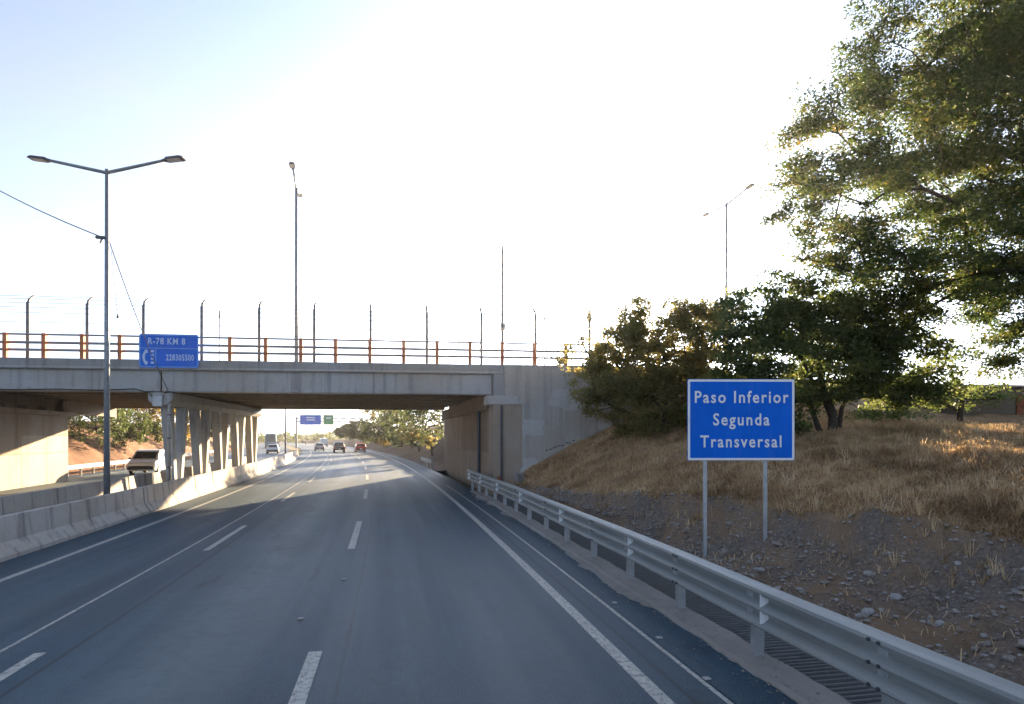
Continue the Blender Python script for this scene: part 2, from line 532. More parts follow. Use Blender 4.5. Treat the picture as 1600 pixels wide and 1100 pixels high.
M['leaf_far'] = m_leaf("leaves_of_far_trees", [(0.030, 0.048, 0.016), (0.060, 0.085, 0.028), (0.10, 0.12, 0.04), (0.15, 0.13, 0.05)], 0.38)
M['leaf_yellow'] = m_leaf("leaves_of_yellowing_tree", [(0.08, 0.08, 0.02), (0.17, 0.14, 0.03), (0.26, 0.18, 0.045), (0.30, 0.20, 0.06)], 0.4)
M['grass'] = m_leaf("dry_grass", [(0.26, 0.175, 0.095), (0.48, 0.34, 0.195), (0.62, 0.47, 0.29), (0.70, 0.57, 0.38)], 0.3)

# ------------------------------------------------------------------ setting: ground, roads
def strip(name, l0, l1, s0, s1, z, mat, parent=None, step=1.0, nl=2, kind=None, wob=None):
    n = max(2, int((s1 - s0) / step) + 1)
    ss = np.linspace(s0, s1, n); ls = np.linspace(l0, l1, nl)
    def fn(a, b):
        aa = a
        if wob:
            e = 1 if a > (l0 + l1) / 2 else -1
            aa = a + e * wob * (nz(b, e * 7.0, 0, 1.7) + 0.4 * nz(b, e * 3.0, 4, 5.0))
        return rd(aa, b, z)
    me = grid_mesh(name, ls, ss, fn, mat, lambda a, b: (a, b), smooth=False)
    o = link(name, me, parent)
    if kind: o["kind"] = kind
    return o


gm = grid_mesh("ground", np.linspace(-1500, 1500, 25), np.linspace(-600, 2600, 25), lambda a, b: Vector((a, b, -0.32)), M['ground'])
ground = link("ground", gm); ground["kind"] = "structure"

road = strip("road", -8.75, 4.2, -25, 420, 0.0, M['asphalt'], None, 2.0, 3, "structure")
oroad = strip("opposite_road", -20.9, -11.0, -25, 420, -0.004, M['asphalt'], None, 2.0, 3, "structure")
median = strip("median_strip", -11.05, -8.7, -25, 420, -0.06, M['ground'], None, 3.0, 2, "structure")


def line(name, l, w, s0, s1, parent=road, z=0.004):
    return strip(name, l - w / 2, l + w / 2, s0, s1, z, M['paint'], parent, 1.0, 2)


line("edge_line", 2.68, 0.17, -6, 300)
line("edge_line", -7.22, 0.14, -6, 300)
line("thin_line", -4.86, 0.055, -6, 85)
line("thin_line", 3.31, 0.06, -6, 33)
for k in range(-1, 16):
    line("lane_dash", -0.985, 0.17, 3.0 + 11.75 * k, 7.8 + 11.75 * k)
    line("lane_dash", -4.34, 0.14, 4.35 + 10.85 * k, 8.4 + 10.85 * k)
line("edge_line", -11.75, 0.14, -6, 300, oroad, 0.001)
line("edge_line", -19.3, 0.14, -6, 300, oroad, 0.001)
for k in range(2, 20):
    line("lane_dash", -15.5, 0.14, 12 * k, 12 * k + 4.6, oroad, 0.001)
# asphalt joint: the newer shoulder strip beyond the thin line lies a little higher
shoulder = strip("shoulder_overlay", 3.36, 3.90, -6, 28, 0.008, M['asphalt'], None, 0.5, 2, "structure", 0.05)
# reflective studs and litter
stud = MB().cbox((0, 0, 0.012), (0.085, 0.08, 0.018), 0.008).mesh("road_stud", M['stone_pale'])
for px, py in ((537, 906), (593, 770), (395, 786), (428, 800), (470, 968), (425, 820), (1030, 998), (960, 943), (1104, 1062)):
    z = F_PX * CAM_H / (py - 682.0); p = at(px, py, z)
    link("road_stud", stud, road, (p.x, p.y, 0.004))

# kerb under the guardrail, mortar spill, drainage channel
km = grid_mesh("kerb", np.linspace(0, 1, 9), np.arange(-6, 29, 0.09),
               lambda a, b: rd(4.03 + 0.41 * a + (0.05 * (1 if a > .5 else -1) * (nz(b, (7.0 if a > .5 else -7.0), 0, 1.7) + 0.4 * nz(b, (3.0 if a > .5 else -3.0), 4, 5.0)) if a in (0.0, 1.0) else 0), b,
                               0.052 + 0.016 * nz(a * 3, b, 0, 2.2) + 0.010 * nz(a * 6, b, 3, 9.0)), M['kerb'], smooth=True)
kerb = link("kerb", km); kerb["kind"] = "structure"
kf = strip("kerb_face", 3.925, 3.935, -6, 29, 0.0, M['kerb'], kerb, 0.5)
bpy.data.objects.remove(kf)
mb = MB()
prev = None
for i in range(196):
    s = -6 + i * 0.18
    a = 4.03 - 0.05 * (nz(s, -7.0, 0, 1.7) + 0.4 * nz(s, -3.0, 4, 5.0))
    cur = (rd(a + 0.004, s, 0.056), rd(a - 0.05, s, -0.002))
    if prev: mb.add([prev[1], cur[1], cur[0], prev[0]], [(0, 1, 2, 3)])
    prev = cur
mb.build("kerb_face", M['kerb'], kerb)
def apron_l(b):
    n_ = nz(b, 1.0, 0, 0.55) + 0.5 * nz(b, 4.0, 0, 1.6) + 0.25 * nz(b, 6.0, 0, 5.0)
    return 3.99 - max(0.0, n_ + 0.05) * 0.34
am = grid_mesh("kerb_apron", np.linspace(0, 1, 4), np.arange(-4, 27, 0.07), lambda a, b: rd(apron_l(b) * (1 - a) + 4.06 * a, b, 0.011 + 0.012 * a), M['kerb'], smooth=True)
o = link("kerb_apron", am, kerb)

ch = grid_mesh("drainage_channel", [4.40, 4.47, 4.54, 5.35, 5.5, 5.75], np.arange(-6, 29.5, 0.5),
               lambda a, b: rd(a, b, {4.4: 0.045, 4.47: 0.04, 4.54: -0.22, 5.35: -0.22, 5.5: 0.03, 5.75: 0.05}[round(float(a), 2)]), M['ditch'], smooth=False)
chan = link("drainage_channel", ch); chan["kind"] = "structure"
mb = MB()
for i in range(240):
    s = 0.5 + i * 0.105
    mb.box(rd(4.95, s, -0.13) + Vector((0, 0, nz(s, 1, 0, 2) * 0.02)), (0.80, 0.03, 0.03), 0.03 * nz(s, 3, 0, 3))
o = mb.build("channel_grating", M['ditch'], chan); o["kind"] = "stuff"

# ------------------------------------------------------------------ terrain
def sm(a, b, x):
    t = min(1.0, max(0.0, (x - a) / (b - a)))
    return t * t * (3 - 2 * t)


def lerp(pts, x):
    if x <= pts[0][0]: return pts[0][1]
    for (x0, y0), (x1, y1) in zip(pts, pts[1:]):
        if x <= x1: return y0 + (y1 - y0) * (x - x0) / (x1 - x0)
    return pts[-1][1]


def edge_l(s):
    """where the grass sod breaks off above the stony cut"""
    return lerp([(0, 8.9), (7, 8.7), (10.7, 8.0), (13, 7.3), (17, 6.45), (20, 6.0), (29, 5.8)], s) + 0.32 * nz(s, 5, 0, 0.5) + 0.22 * nz(s, 9, 0, 1.3) + 0.08 * nz(s, 2, 0, 4.0)


def hill_h(l, s):
    e = edge_l(s)
    q = 1.0 - 0.25 * sm(13, 18, s)
    a = lerp([(4.6, -0.02), (5.5, 0.03), (5.5 + 0.25 * (e - 5.5), 0.09 * q), (5.5 + 0.62 * (e - 5.5), 0.24 * q), (e - 0.30, 0.58 * q), (e - 0.08, 0.86 * q), (e + 0.06, 1.24 * q), (e + 3.0, 2.1), (16.5, 2.88), (20, 3.05), (40, 3.5), (120, 5.0)], l)
    b = lerp([(4.6, -0.02), (5.4, 0.1), (7.9, 1.6), (11, 3.1), (14, 3.9), (20, 4.6), (120, 5.2)], l)
    t = sm(15, 27, s)
    h = a * (1 - t) + b * t
    h += max(0, sm(5.4, 7, l)) * (0.13 * nz(l, s, 0, 0.7) + 0.09 * nz(l, s, 3, 1.9) + 0.04 * nz(l, s, 6, 5.0))
    rough = sm(5.6, 6.5, l) * (1 - sm(e - 0.2, e + 0.5, l)) * (1 - 0.6 * t)
    h += rough * (0.26 * nz(l, s, 9, 1.4) + 0.14 * nz(l, s, 10, 3.2) + 0.06 * nz(l, s, 12, 7.0))
    # overpass approach fill behind the wing wall
    if l > 12.5:
        ap = 6.0 - 0.02 * (l - 12) - 0.62 * max(0, 28.5 - s)
        h = max(h, min(6.0, ap)) if ap > h else h
    return h


def hill_cover(l, s):
    e = edge_l(s)
    c = sm(e - 0.02, e + 0.16, l)
    n = 0.5 + 0.5 * nz(l, s, 21, 0.9)
    # patches of dry litter in the stony cut near the camera
    return max(c, 0.0) if c > 0.05 else max(0.0, 0.48 * sm(0.62, 0.8, n))


def cat(*a):
    return np.unique(np.round(np.concatenate(a), 4))


hx = cat(np.arange(5.55, 12, 0.13), np.arange(12, 24, 0.3), np.arange(24, 60, 3.0), np.array([80, 120.]))
hy = cat(np.arange(-10, 2, 0.6), np.arange(2, 29.4, 0.16))
hm = grid_mesh("embankment", hx, hy, lambda a, b: Vector((a + bend(b), b, hill_h(a, b))), M['hill'], attr=hill_cover)
hill = link("embankment", hm); hill["kind"] = "structure"
am = grid_mesh("approach_fill", np.array([13.5, 20, 30, 45, 70, 120.]), np.array([29.2, 34, 44, 50, 56.]), lambda a, b: Vector((a, b, 6.0 - 0.02 * (a - 12) - (4 if b > 55 else 0))), M['brownsoil'])
o = link("approach_fill", am); o["kind"] = "structure"


def cut_r(l, s):
    h = lerp([(4.2, -0.05), (5.6, 0.12), (8.5, 2.2), (11.5, 3.9), (16, 4.8), (60, 6.5), (200, 8)], l)
    k = 1 - 0.75 * sm(110, 260, s)
    return h * k + sm(5.5, 8, l) * (0.45 * nz(l, s, 0, 0.35) + 0.35 * nz(l, s, 5, 0.8) + 0.15 * nz(l, s, 8, 1.8))


def cut_l(l, s):
    d = -l
    h = lerp([(20.9, -0.03), (22.2, 0.15), (24.5, 1.9), (27.5, 3.6), (34, 4.6), (80, 5.5), (200, 7)], d)
    k = 1 - 0.8 * sm(90, 220, s)
    return h * k + sm(21.8, 24, d) * (0.45 * nz(l, s, 0, 0.35) + 0.4 * nz(l, s, 5, 0.8) + 0.2 * nz(l, s, 8, 1.8))


cm = grid_mesh("right_cut_slope", cat(np.arange(3.97, 14, 0.5), np.array([16., 20, 30, 60, 120, 200])), cat(np.arange(46.6, 140, 0.9), np.arange(140, 420, 10.)),
               lambda a, b: rd(a, b, cut_r(a, b)), M['brownsoil'])
o = link("right_cut_slope", cm); o["kind"] = "structure"
cm = grid_mesh("left_cut_slope", cat(np.array([-200., -120, -80, -60, -45, -36]), np.arange(-32, -20.8, 0.5), np.array([-20.88])), cat(np.arange(38.6, 120, 1.1), np.arange(120, 420, 10.)),
               lambda a, b: rd(a, b, cut_l(a, b)), M['redsoil'])
o = link("left_cut_slope", cm); o["kind"] = "structure"

# ------------------------------------------------------------------ overpass bridge
EX = Vector((math.cos(R(-4.0)), math.sin(R(-4.0)), 0))
EY = Vector((-math.sin(R(3.2)), math.cos(R(3.2)), 0))
B0 = Vector((4.74, 29.65, 0))


def bp(a, b, z):
    return B0 + EX * a + EY * b + Vector((0, 0, z))


def bbox(mb, a0, a1, b0, b1, z0, z1):
    return mb.hexa([bp(a0, b0, z0), bp(a1, b0, z0), bp(a1, b1, z0), bp(a0, b1, z0),
                    bp(a0, b0, z1), bp(a1, b0, z1), bp(a1, b1, z1), bp(a0, b1, z1)])


BD = 18.6          # deck width
PA = -15.75        # pier line (at the near face)


def pa(b):
    """the pier row runs parallel to the motorway"""
    return PA + b * 0.070


LA = -24.0         # left abutment face
bridge = empty("overpass_bridge", bp(0, 0, 0))
bridge.location = (0, 0, 0)
tag(bridge, "concrete road overpass with V-shaped piers spanning the motorway", "bridge")
mb = MB(); bbox(mb, -48, 0.55, 0.0, BD, 5.84, 6.33); mb.build("deck_slab", M['deck'], bridge)
mb = MB(); bbox(mb, -48, 0.50, -0.05, 0.0, 5.88, 5.97); mb.build("drip_ledge", M['concrete'], bridge)
# fascia beams: one per span, and inner girders
for a0, a1 in ((-15.71, -0.02), (-48.0, -15.79)):
    mb = MB(); bbox(mb, a0, a1, 0.16, 0.62, 4.82, 5.84); mb.build("fascia_girder", M['concrete'], bridge)
    mb = MB(); bbox(mb, a0, a1, 0.12, 0.16, 4.86, 5.00); mb.build("girder_flange", M['concrete'], bridge)
    for k in range(9):
        b = 2.4 + k * 1.93
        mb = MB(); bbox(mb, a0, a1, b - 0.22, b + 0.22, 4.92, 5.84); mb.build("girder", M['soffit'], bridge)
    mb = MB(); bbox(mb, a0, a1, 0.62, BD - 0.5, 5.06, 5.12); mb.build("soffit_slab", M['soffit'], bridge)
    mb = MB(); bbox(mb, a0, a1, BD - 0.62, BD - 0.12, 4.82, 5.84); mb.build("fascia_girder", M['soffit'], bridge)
# pier cap
mb = MB()
prof = [(-0.52, 4.78), (-0.52, 4.42), (-0.30, 4.20), (0.30, 4.20), (0.52, 4.42), (0.52, 4.78)]
v = [bp(PA + a, -0.05, z) for a, z in prof] + [bp(pa(BD) + a, BD - 0.3, z) for a, z in prof]
mb.add(v, [tuple(range(6)), tuple(range(11, 5, -1))] + [(i, i + 6, (i + 1) % 6 + 6, (i + 1) % 6) for i in range(6)])
mb.build("pier_cap", M['concrete'], bridge)
# V-shaped piers, each of two leaning legs on a common foot
for k in range(5):
    b = 1.85 + k * 3.8
    pier = empty("pier", (0, 0, 0), 0, bridge)
    for sgn in (-1, 1):
        mb = MB(); bb, bt = b + sgn * 0.30, b + sgn * 1.02
        w0, w1, d0, d1 = 0.19, 0.23, 0.20, 0.27
        A0, A1 = pa(bb), pa(bt)
        mb.hexa([bp(A0 - w0, bb - d0, -0.1), bp(A0 + w0, bb - d0, -0.1), bp(A0 + w0, bb + d0, -0.1), bp(A0 - w0, bb + d0, -0.1),
                 bp(A1 - w1, bt - d1, 4.21), bp(A1 + w1, bt - d1, 4.21), bp(A1 + w1, bt + d1, 4.21), bp(A1 - w1, bt + d1, 4.21)])
        mb.build("pier_leg", M['concrete'], pier)
    mb = MB(); bbox(mb, pa(b) - 0.5, pa(b) + 0.5, b - 1.0, b + 1.0, -0.3, 0.12); mb.build("pier_foot", M['concrete'], pier)
mb = MB(); mb.tube([bp(PA + 0.36, 0.12, 4.5), bp(PA + 0.36, 0.12, 4.2), bp(PA + 0.36, 0.18, 0.0)], 0.075, 10); mb.build("drainpipe", M['galv'], bridge, True)
for z in (1.2, 2.6, 3.7):
    mb = MB(); mb.tube([bp(PA + 0.36, 0.15, z), bp(PA + 0.36, 0.15, z + 0.05)], 0.10, 10); mb.build("pipe_clamp", M['dark_metal'], bridge)
mb = MB(); mb.cbox(bp(PA - 0.05, -0.16, 4.36), (0.42, 0.2, 0.5), 0.02); mb.build("junction_box", M['galv'], bridge)
for a in (-0.5, 0.3):
    mb = MB(); mb.cbox(bp(PA + a, 0.1, 4.80), (0.35, 0.5, 0.05), 0.01); mb.build("bearing_pad", M['plastic'], bridge)
# right abutment, built of cast panels with a bearing shelf
abut = empty("abutment", (0, 0, 0), 0, bridge)
mb = MB(); bbox(mb, 0.06, 1.4, -0.35, BD - 0.2, -0.4, 4.40); mb.build("abutment_core", M['abut'], abut)
npan = 6
for k in range(npan):
    b0 = 0.9 + k * (BD - 1.4) / npan; b1 = 0.9 + (k + 1) * (BD - 1.4) / npan - 0.025
    for z0, z1 in ((0.0, 1.88), (1.90, 4.05)):
        mb = MB(); bbox(mb, 0.0 - 0.004 * ((k * 7) % 3), 0.07, b0, b1, z0, z1); mb.build("wall_panel", M['abut_brown'] if (z0 > 1 and k in (0, 1, 2)) else M['abut'], abut)
mb = MB(); bbox(mb, -0.30, 1.4, -0.42, 0.75, 4.30, 4.74); mb.build("bearing_shelf", M['concrete'], abut)
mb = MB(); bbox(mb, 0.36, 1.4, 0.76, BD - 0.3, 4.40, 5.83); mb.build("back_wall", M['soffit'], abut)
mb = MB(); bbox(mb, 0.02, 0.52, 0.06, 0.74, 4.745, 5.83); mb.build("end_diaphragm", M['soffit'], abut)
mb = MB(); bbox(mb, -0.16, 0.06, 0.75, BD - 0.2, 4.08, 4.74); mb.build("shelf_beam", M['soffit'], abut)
mb = MB(); bbox(mb, -0.03, 0.06, -0.36, 0.82, -0.3, 4.30); mb.build("corner_column", M['abut'], abut)
mb = MB(); mb.tube([bp(-0.09, 3.2, 4.1), bp(-0.09, 3.2, 0.6)], 0.09, 8); mb.build("drainpipe", M['dark_metal'], abut)
mb = MB(); mb.tube([bp(0.35, -0.47, 4.25), bp(0.35, -0.47, 0.3)], 0.055, 8); mb.build("conduit", M['dark_metal'], abut)
# wing wall in the plane of the bridge face
wing = empty("wing_wall", (0, 0, 0), 0, bridge)
mb = MB(); bbox(mb, 1.4, 5.2, -0.38, 0.25, -0.3, 6.30); mb.build("wall_panel", M['wing'], wing)
mb = MB(); bbox(mb, 5.22, 10.5, -0.36, 0.25, -0.3, 6.28); mb.build("wall_panel", M['wing'], wing)
mb = MB(); bbox(mb, 0.56, 1.39, -0.38, 0.25, 4.75, 6.30); mb.build("wall_panel", M['wing'], wing)
mb = MB(); bbox(mb, 0.0, 0.54, -0.30, 0.05, 4.75, 5.83); mb.build("end_block", M['deck'], wing)
# painted-out patches and scrawl on the wing wall
def wpatch(name, pts, mat, off):
    n = len(pts)
    mb = MB(); mb.add([bp(a, -0.38 - off, z) for a, z in pts] + [bp(a, -0.376, z) for a, z in pts], [tuple(range(n))] + [(i, (i + 1) % n, (i + 1) % n + n, i + n) for i in range(n)])
    return mb.build(name, mat, wing)
def rough_rect(a0, a1, z0, z1, seed, j=0.06):
    rr = random.Random(seed); out = []
    for i in range(7): out.append((a0 + (a1 - a0) * i / 6, z0 + rr.uniform(-j, j)))
    for i in range(4): out.append((a1 + rr.uniform(-j, j), z0 + (z1 - z0) * (i + 1) / 5))
    for i in range(7): out.append((a1 - (a1 - a0) * i / 6, z1 + rr.uniform(-j, j)))
    for i in range(4): out.append((a0 + rr.uniform(-j, j), z1 - (z1 - z0) * (i + 1) / 5))
    return out
wpatch("paint_patch", rough_rect(1.45, 2.5, 2.75, 3.55, 1), M['patch'], 0.006)
wpatch("paint_patch", rough_rect(2.9, 5.1, 4.1, 4.95, 2, 0.12), M['patch'], 0.006)
wpatch("paint_patch", rough_rect(5.3, 8.6, 2.5, 3.3, 3, 0.1), M['patch'], 0.006)
wpatch("paint_patch", rough_rect(1.0 + 0.42, 3.2, 0.35, 1.5, 4, 0.18), M['patch'], 0.005)
for k in range(9):
    a = 2.6 + k * 0.17 + random.uniform(-.04, .04); z = 2.0 + 0.05 * k + random.uniform(-.05, .05)
    wpatch("graffiti_stroke", [(a, z), (a + 0.10, z + 0.03), (a + 0.13, z + 0.09), (a + 0.03, z + 0.06)], M['graffiti'], 0.009)
for k in range(4):
    a = -0.0 + 0.02; z = 1.9 + 0.12 * k
# left abutment and return wall
labut = empty("abutment", (0, 0, 0), 0, bridge)
LB = 9.6
mb = MB(); bbox(mb, LA - 1.2, LA - 0.06, -1.0, LB, -0.4, 3.9); mb.build("abutment_core", M['abut'], labut)
for k in range(4):
    b0 = -0.6 + k * (LB + 0.6) / 4; b1 = -0.6 + (k + 1) * (LB + 0.6) / 4 - 0.02
    for z0, z1 in ((-0.05, 1.75), (1.77, 2.75), (2.77, 3.9)):
        mb = MB(); bbox(mb, LA - 0.07, LA - 0.004 * ((k * 5 + int(z0)) % 3), b0, b1, z0, z1); mb.build("wall_panel", M['abut_pale'] if (z0 < 0 or (z0 < 2 and k >= 2)) else M['abut'], labut)
mb = MB(); bbox(mb, LA - 1.2, LA + 0.28, -1.0, LB + 0.35, 3.91, 4.16); mb.build("bearing_shelf", M['abut'], labut)
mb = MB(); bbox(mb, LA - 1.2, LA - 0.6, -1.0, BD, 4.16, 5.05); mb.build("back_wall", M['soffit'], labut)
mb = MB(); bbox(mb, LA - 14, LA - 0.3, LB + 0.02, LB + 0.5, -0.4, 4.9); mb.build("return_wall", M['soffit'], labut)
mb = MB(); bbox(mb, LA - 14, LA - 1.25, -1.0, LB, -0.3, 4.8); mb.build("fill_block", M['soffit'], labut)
for k in range(5):
    mb = MB(); mb.cbox(bp(LA + 0.0, 0.8 + k * 2.0, 4.26), (0.5, 0.5, 0.2), 0.02, R(-4)); mb.build("bearing_pad", M['soffit'], labut)

# railing on the bridge edge
RAIL0, RAIL1 = -47.0, 10.4
railing = empty("bridge_railing", (0, 0, 0))
tag(railing, "orange-posted steel railing along the near edge of the overpass", "railing")
pm = MB().cbox((0, 0, 0.58), (0.17, 0.20, 1.16), 0.015).mesh("railing_post", M['orange'])
a = RAIL1
while a > RAIL0:
    o = link("railing_post", pm, railing, bp(a, 0.16, 6.33), (0, 0, R(-4)))
    a -= 1.645
for z, r in ((7.46, 0.045), (7.08, 0.062), (6.74, 0.062)):
    mb = MB(); mb.tube([bp(RAIL0, 0.30, z), bp(RAIL1, 0.30, z)], r, 8); mb.build("rail", M['railgrey'], railing, True)

# security fence: posts with bent tops and strands of wire
fence = empty("wire_fence", (0, 0, 0))
tag(fence, "tall grey fence posts with bent tops and thin wires behind the overpass railing", "fence")
mb = MB(); mb.tube([(0, 0, 0), (0, 0, 2.66), (0, 0.14, 2.84), (0, 0.52, 3.10)], [0.072, 0.066, 0.062, 0.055], 8)
fm = mb.mesh("fence_post", M['fence'], True)
FP = []
for px in (-50, 43, 136, 224, 315, 405, 491, 579, 667, 752, 837):
    u = (px - 800) / F_PX
    # intersect view ray with the fence line b = 0.62
    d = FW + RT * u; best = None
    den = d.x * EX.y - d.y * EX.x
    q = B0 + EY * 0.62
    tt = (q.x * EX.y - q.y * EX.x) / den
    p = d * tt; FP.append(p)
    link("fence_post", fm, fence, (p.x, p.y, 6.33))
for z, off in ((1.3, 0), (1.75, 0), (2.2, 0), (2.45, 0.0), (2.66, 0.0), (2.9, 0.24), (3.08, 0.50)):
    mb = MB(); mb.tube([Vector((p.x, p.y + off, 6.33 + z)) for p in FP], 0.011, 4); mb.build("wire", M['fence'], fence)

# crash barrier on the far side of the deck
gr = empty("deck_guardrail", (0, 0, 0)); tag(gr, "low brown guardrail on the far side of the overpass deck", "guardrail")
mb = MB(); bbox(mb, -47, 10, 16.9, 17.0, 6.75, 7.08); mb.build("beam", m_galv("weathered_rail", (0.30, 0.22, 0.16), 0.2, 0.6), gr)
pm2 = MB().box((0, 0, 0.36), (0.12, 0.12, 0.72)).mesh("post", M['fence'])
for k in range(20): link("post", pm2, gr, bp(-46 + k * 2.95, 17.1, 6.33))
gw = empty("deck_parapet", (0, 0, 0)); tag(gw, "low concrete kerb parapet along the far deck edge of the overpass", "parapet")
mb = MB(); bbox(mb, -48, 10.4, BD - 0.35, BD, 6.33, 6.62); mb.build("parapet_kerb", M['soffit'], gw)

# ------------------------------------------------------------------ lettering
def text_mesh(s, size, mat, sx=1.0, bold=0.0, spacing=1.0, thick=0.002):
    cu = bpy.data.curves.new("lettering", 'FONT')
    cu.body = s; cu.size = size; cu.align_x = 'CENTER'; cu.align_y = 'CENTER'
    cu.offset = bold; cu.space_character = spacing; cu.extrude = thick; cu.resolution_u = 3
    ob = bpy.data.objects.new("lettering_source", cu); COL.objects.link(ob)
    bpy.context.view_layer.update()
    dg = bpy.context.evaluated_depsgraph_get()
    me = bpy.data.meshes.new_from_object(ob.evaluated_get(dg))
    bpy.data.objects.remove(ob); bpy.data.curves.remove(cu)
    me.transform(Matrix.Diagonal((sx, 1, 1, 1)))
    me.materials.clear(); me.materials.append(mat)
    me.name = "lettering"
    return me


def rounded(w, h, r, n=5):
    out = []
    for cx, cz, a0 in ((w / 2 - r, h / 2 - r, 0), (-w / 2 + r, h / 2 - r, 90), (-w / 2 + r, -h / 2 + r, 180), (w / 2 - r, -h / 2 + r, 270)):
        for i in range(n + 1):
            a = R(a0 + 90 * i / n); out.append((cx + r * math.cos(a), cz + r * math.sin(a)))
    return out


def plate(mb, pts, y0, y1):
    n = len(pts)
    mb.add([(x, y0, z) for x, z in pts] + [(x, y1, z) for x, z in pts],
           [tuple(range(n - 1, -1, -1)), tuple(range(n, 2 * n))] + [(i, (i + 1) % n, (i + 1) % n + n, i + n) for i in range(n)])


def frame(mb, w, h, r, t, y0, y1):
    o_ = rounded(w, h, r); i_ = rounded(w - 2 * t, h - 2 * t, max(0.01, r - t)); n = len(o_)
    mb.add([(x, y0, z) for x, z in o_] + [(x, y0, z) for x, z in i_] + [(x, y1, z) for x, z in o_] + [(x, y1, z) for x, z in i_],
           [(j, (j + 1) % n, (j + 1) % n + n, j + n) for j in range(n)] + [(j, (j + 1) % n, (j + 1) % n + 2 * n, j + 2 * n) for j in range(n)] + [(j + n, (j + 1) % n + n, (j + 1) % n + 3 * n, j + 3 * n) for j in range(n)])


# the near roadside sign
SZ = 12.2
pc = at(1158, 656, SZ)
W_, H_ = 2.20, 1.665
sign = empty("road_sign", (pc.x, pc.y, 0), -YAW + R(0.6))
tag(sign, "blue road sign reading Paso Inferior Segunda Transversal on two steel posts", "road sign")
zc = pc.z
mb = MB(); plate(mb, rounded(W_, H_, 0.03), 0.0, 0.02); mb.build("sign_panel", M['blue'], sign, loc=(0, 0, zc))
mb = MB(); frame(mb, W_ - 0.01, H_ - 0.01, 0.03, 0.045, -0.004, 0.0); mb.build("sign_border", M['white'], sign, loc=(0, 0, zc))
for i, (s, w) in enumerate((("Paso Inferior", 1.93), ("Segunda", 1.16), ("Transversal", 1.67))):
    me = text_mesh(s, 0.345, M['white'], 1.0, 0.0055, 1.22, 0.0015)
    xs = [v.co.x for v in me.vertices]; zz = [v.co.y for v in me.vertices]
    me.transform(Matrix.Diagonal((w / (max(xs) - min(xs)), 1, 1, 1)))
    o = link("lettering", me, sign, ((-0.0, 0.0, 0.0)[i], -0.006, zc + (0.455, -0.005, -0.455)[i]), (R(90), 0, 0))
for x in (-0.72, 0.525):
    base = sign.matrix_world
    wx = pc + Vector((math.cos(YAW), -math.sin(YAW), 0)) * x
    hb = hill_h(wx.x - bend(wx.y), wx.y) - 0.1
    mb = MB(); mb.cbox((x, 0.07, (hb + zc + 0.7) / 2), (0.075, 0.06, zc + 0.7 - hb), 0.006); mb.build("sign_post", M['galv'], sign)
for z in (-0.5, 0.5):
    mb = MB(); mb.box((0, 0.032, zc + z), (W_ - 0.1, 0.022, 0.06)); mb.build("back_rail", M['galv'], sign)

# the emergency-phone sign on the overpass railing
u = (264 - 800) / F_PX
d = FW + RT * u; q = B0 - EY * 0.12
tt = (q.x * EX.y - q.y * EX.x) / (d.x * EX.y - d.y * EX.x)
p = d * tt
W2, H2 = 88 / F_PX * tt, 52.5 / F_PX * tt
zc = CAM_H + (682 - 548.5) / F_PX * tt
ks = empty("kilometre_sign", (p.x, p.y, zc), R(-4))
tag(ks, "blue sign R-78 KM 8 with telephone number hung on the overpass railing", "sign")
mb = MB(); plate(mb, rounded(W2, H2, 0.14), 0, 0.03); mb.build("sign_panel", M['blue'], ks)
mb = MB(); frame(mb, W2 - 0.03, H2 - 0.03, 0.13, 0.05, -0.004, 0.0); mb.build("sign_border", M['blueline'], ks)
mb = MB(); mb.box((0, -0.003, 0.08 * H2), (W2 - 0.14, 0.006, 0.04)); mb.build("divider", M['blueline'], ks)
mb = MB(); mb.box((-0.22 * W2, -0.003, -0.21 * H2), (0.04, 0.006, 0.54 * H2)); mb.build("divider", M['blueline'], ks)
for s, size, w, x, z in (("R-78 KM 8", 0.42, 0.62 * W2, -0.04 * W2, 0.28 * H2), ("228305500", 0.40, 0.47 * W2, 0.185 * W2, -0.20 * H2)):
    me = text_mesh(s, size, M['bluewhite'], 1.0, 0.008, 1.15, 0.001)
    xs = [v.co.x for v in me.vertices]
    me.transform(Matrix.Diagonal((w / (max(xs) - min(xs)), 1, 1, 1)))
    link("lettering", me, ks, (x, -0.005, z), (R(90), 0, 0))
# telephone handset emblem: a curved handset and sound marks
mb = MB(); pts = []
for i in range(13):
    a = R(95 + 170 * i / 12); r = 0.30
    pts.append((-0.37 * W2 + 0.05 + r * 0.62 * math.cos(a), r * math.sin(a) - 0.19 * H2))
for (x0, z0), (x1, z1), k in [(pts[i], pts[i + 1], i) for i in range(12)]:
    w = 0.085 if k in (0, 1, 10, 11) else 0.055
    dx, dz = x1 - x0, z1 - z0; ln = math.hypot(dx, dz); nx_, nz_ = -dz / ln * w, dx / ln * w
    mb.add([(x0 - nx_, -0.005, z0 - nz_), (x1 - nx_, -0.005, z1 - nz_), (x1 + nx_, -0.005, z1 + nz_), (x0 + nx_, -0.005, z0 + nz_)], [(0, 1, 2, 3)])
mb.build("telephone_emblem", M['bluewhite'], ks)
for z in (0.30, 0.12, -0.06, -0.24):
    mb = MB(); mb.box((-0.275 * W2, -0.003, z - 0.2 * H2), (0.13, 0.006, 0.10)); mb.build("emblem_mark", M['bluewhite'], ks)
for x in (-0.9, 0.9):
    mb = MB(); mb.box((x, 0.10, 0.1), (0.06, 0.14, 1.2)); mb.build("sign_bracket", M['galv'], ks)

# ------------------------------------------------------------------ concrete barriers
BPROF = [(0.30, 0.0), (0.30, 0.09), (0.12, 0.36), (0.075, 0.92), (-0.075, 0.92), (-0.12, 0.36), (-0.30, 0.09), (-0.30, 0.0)]


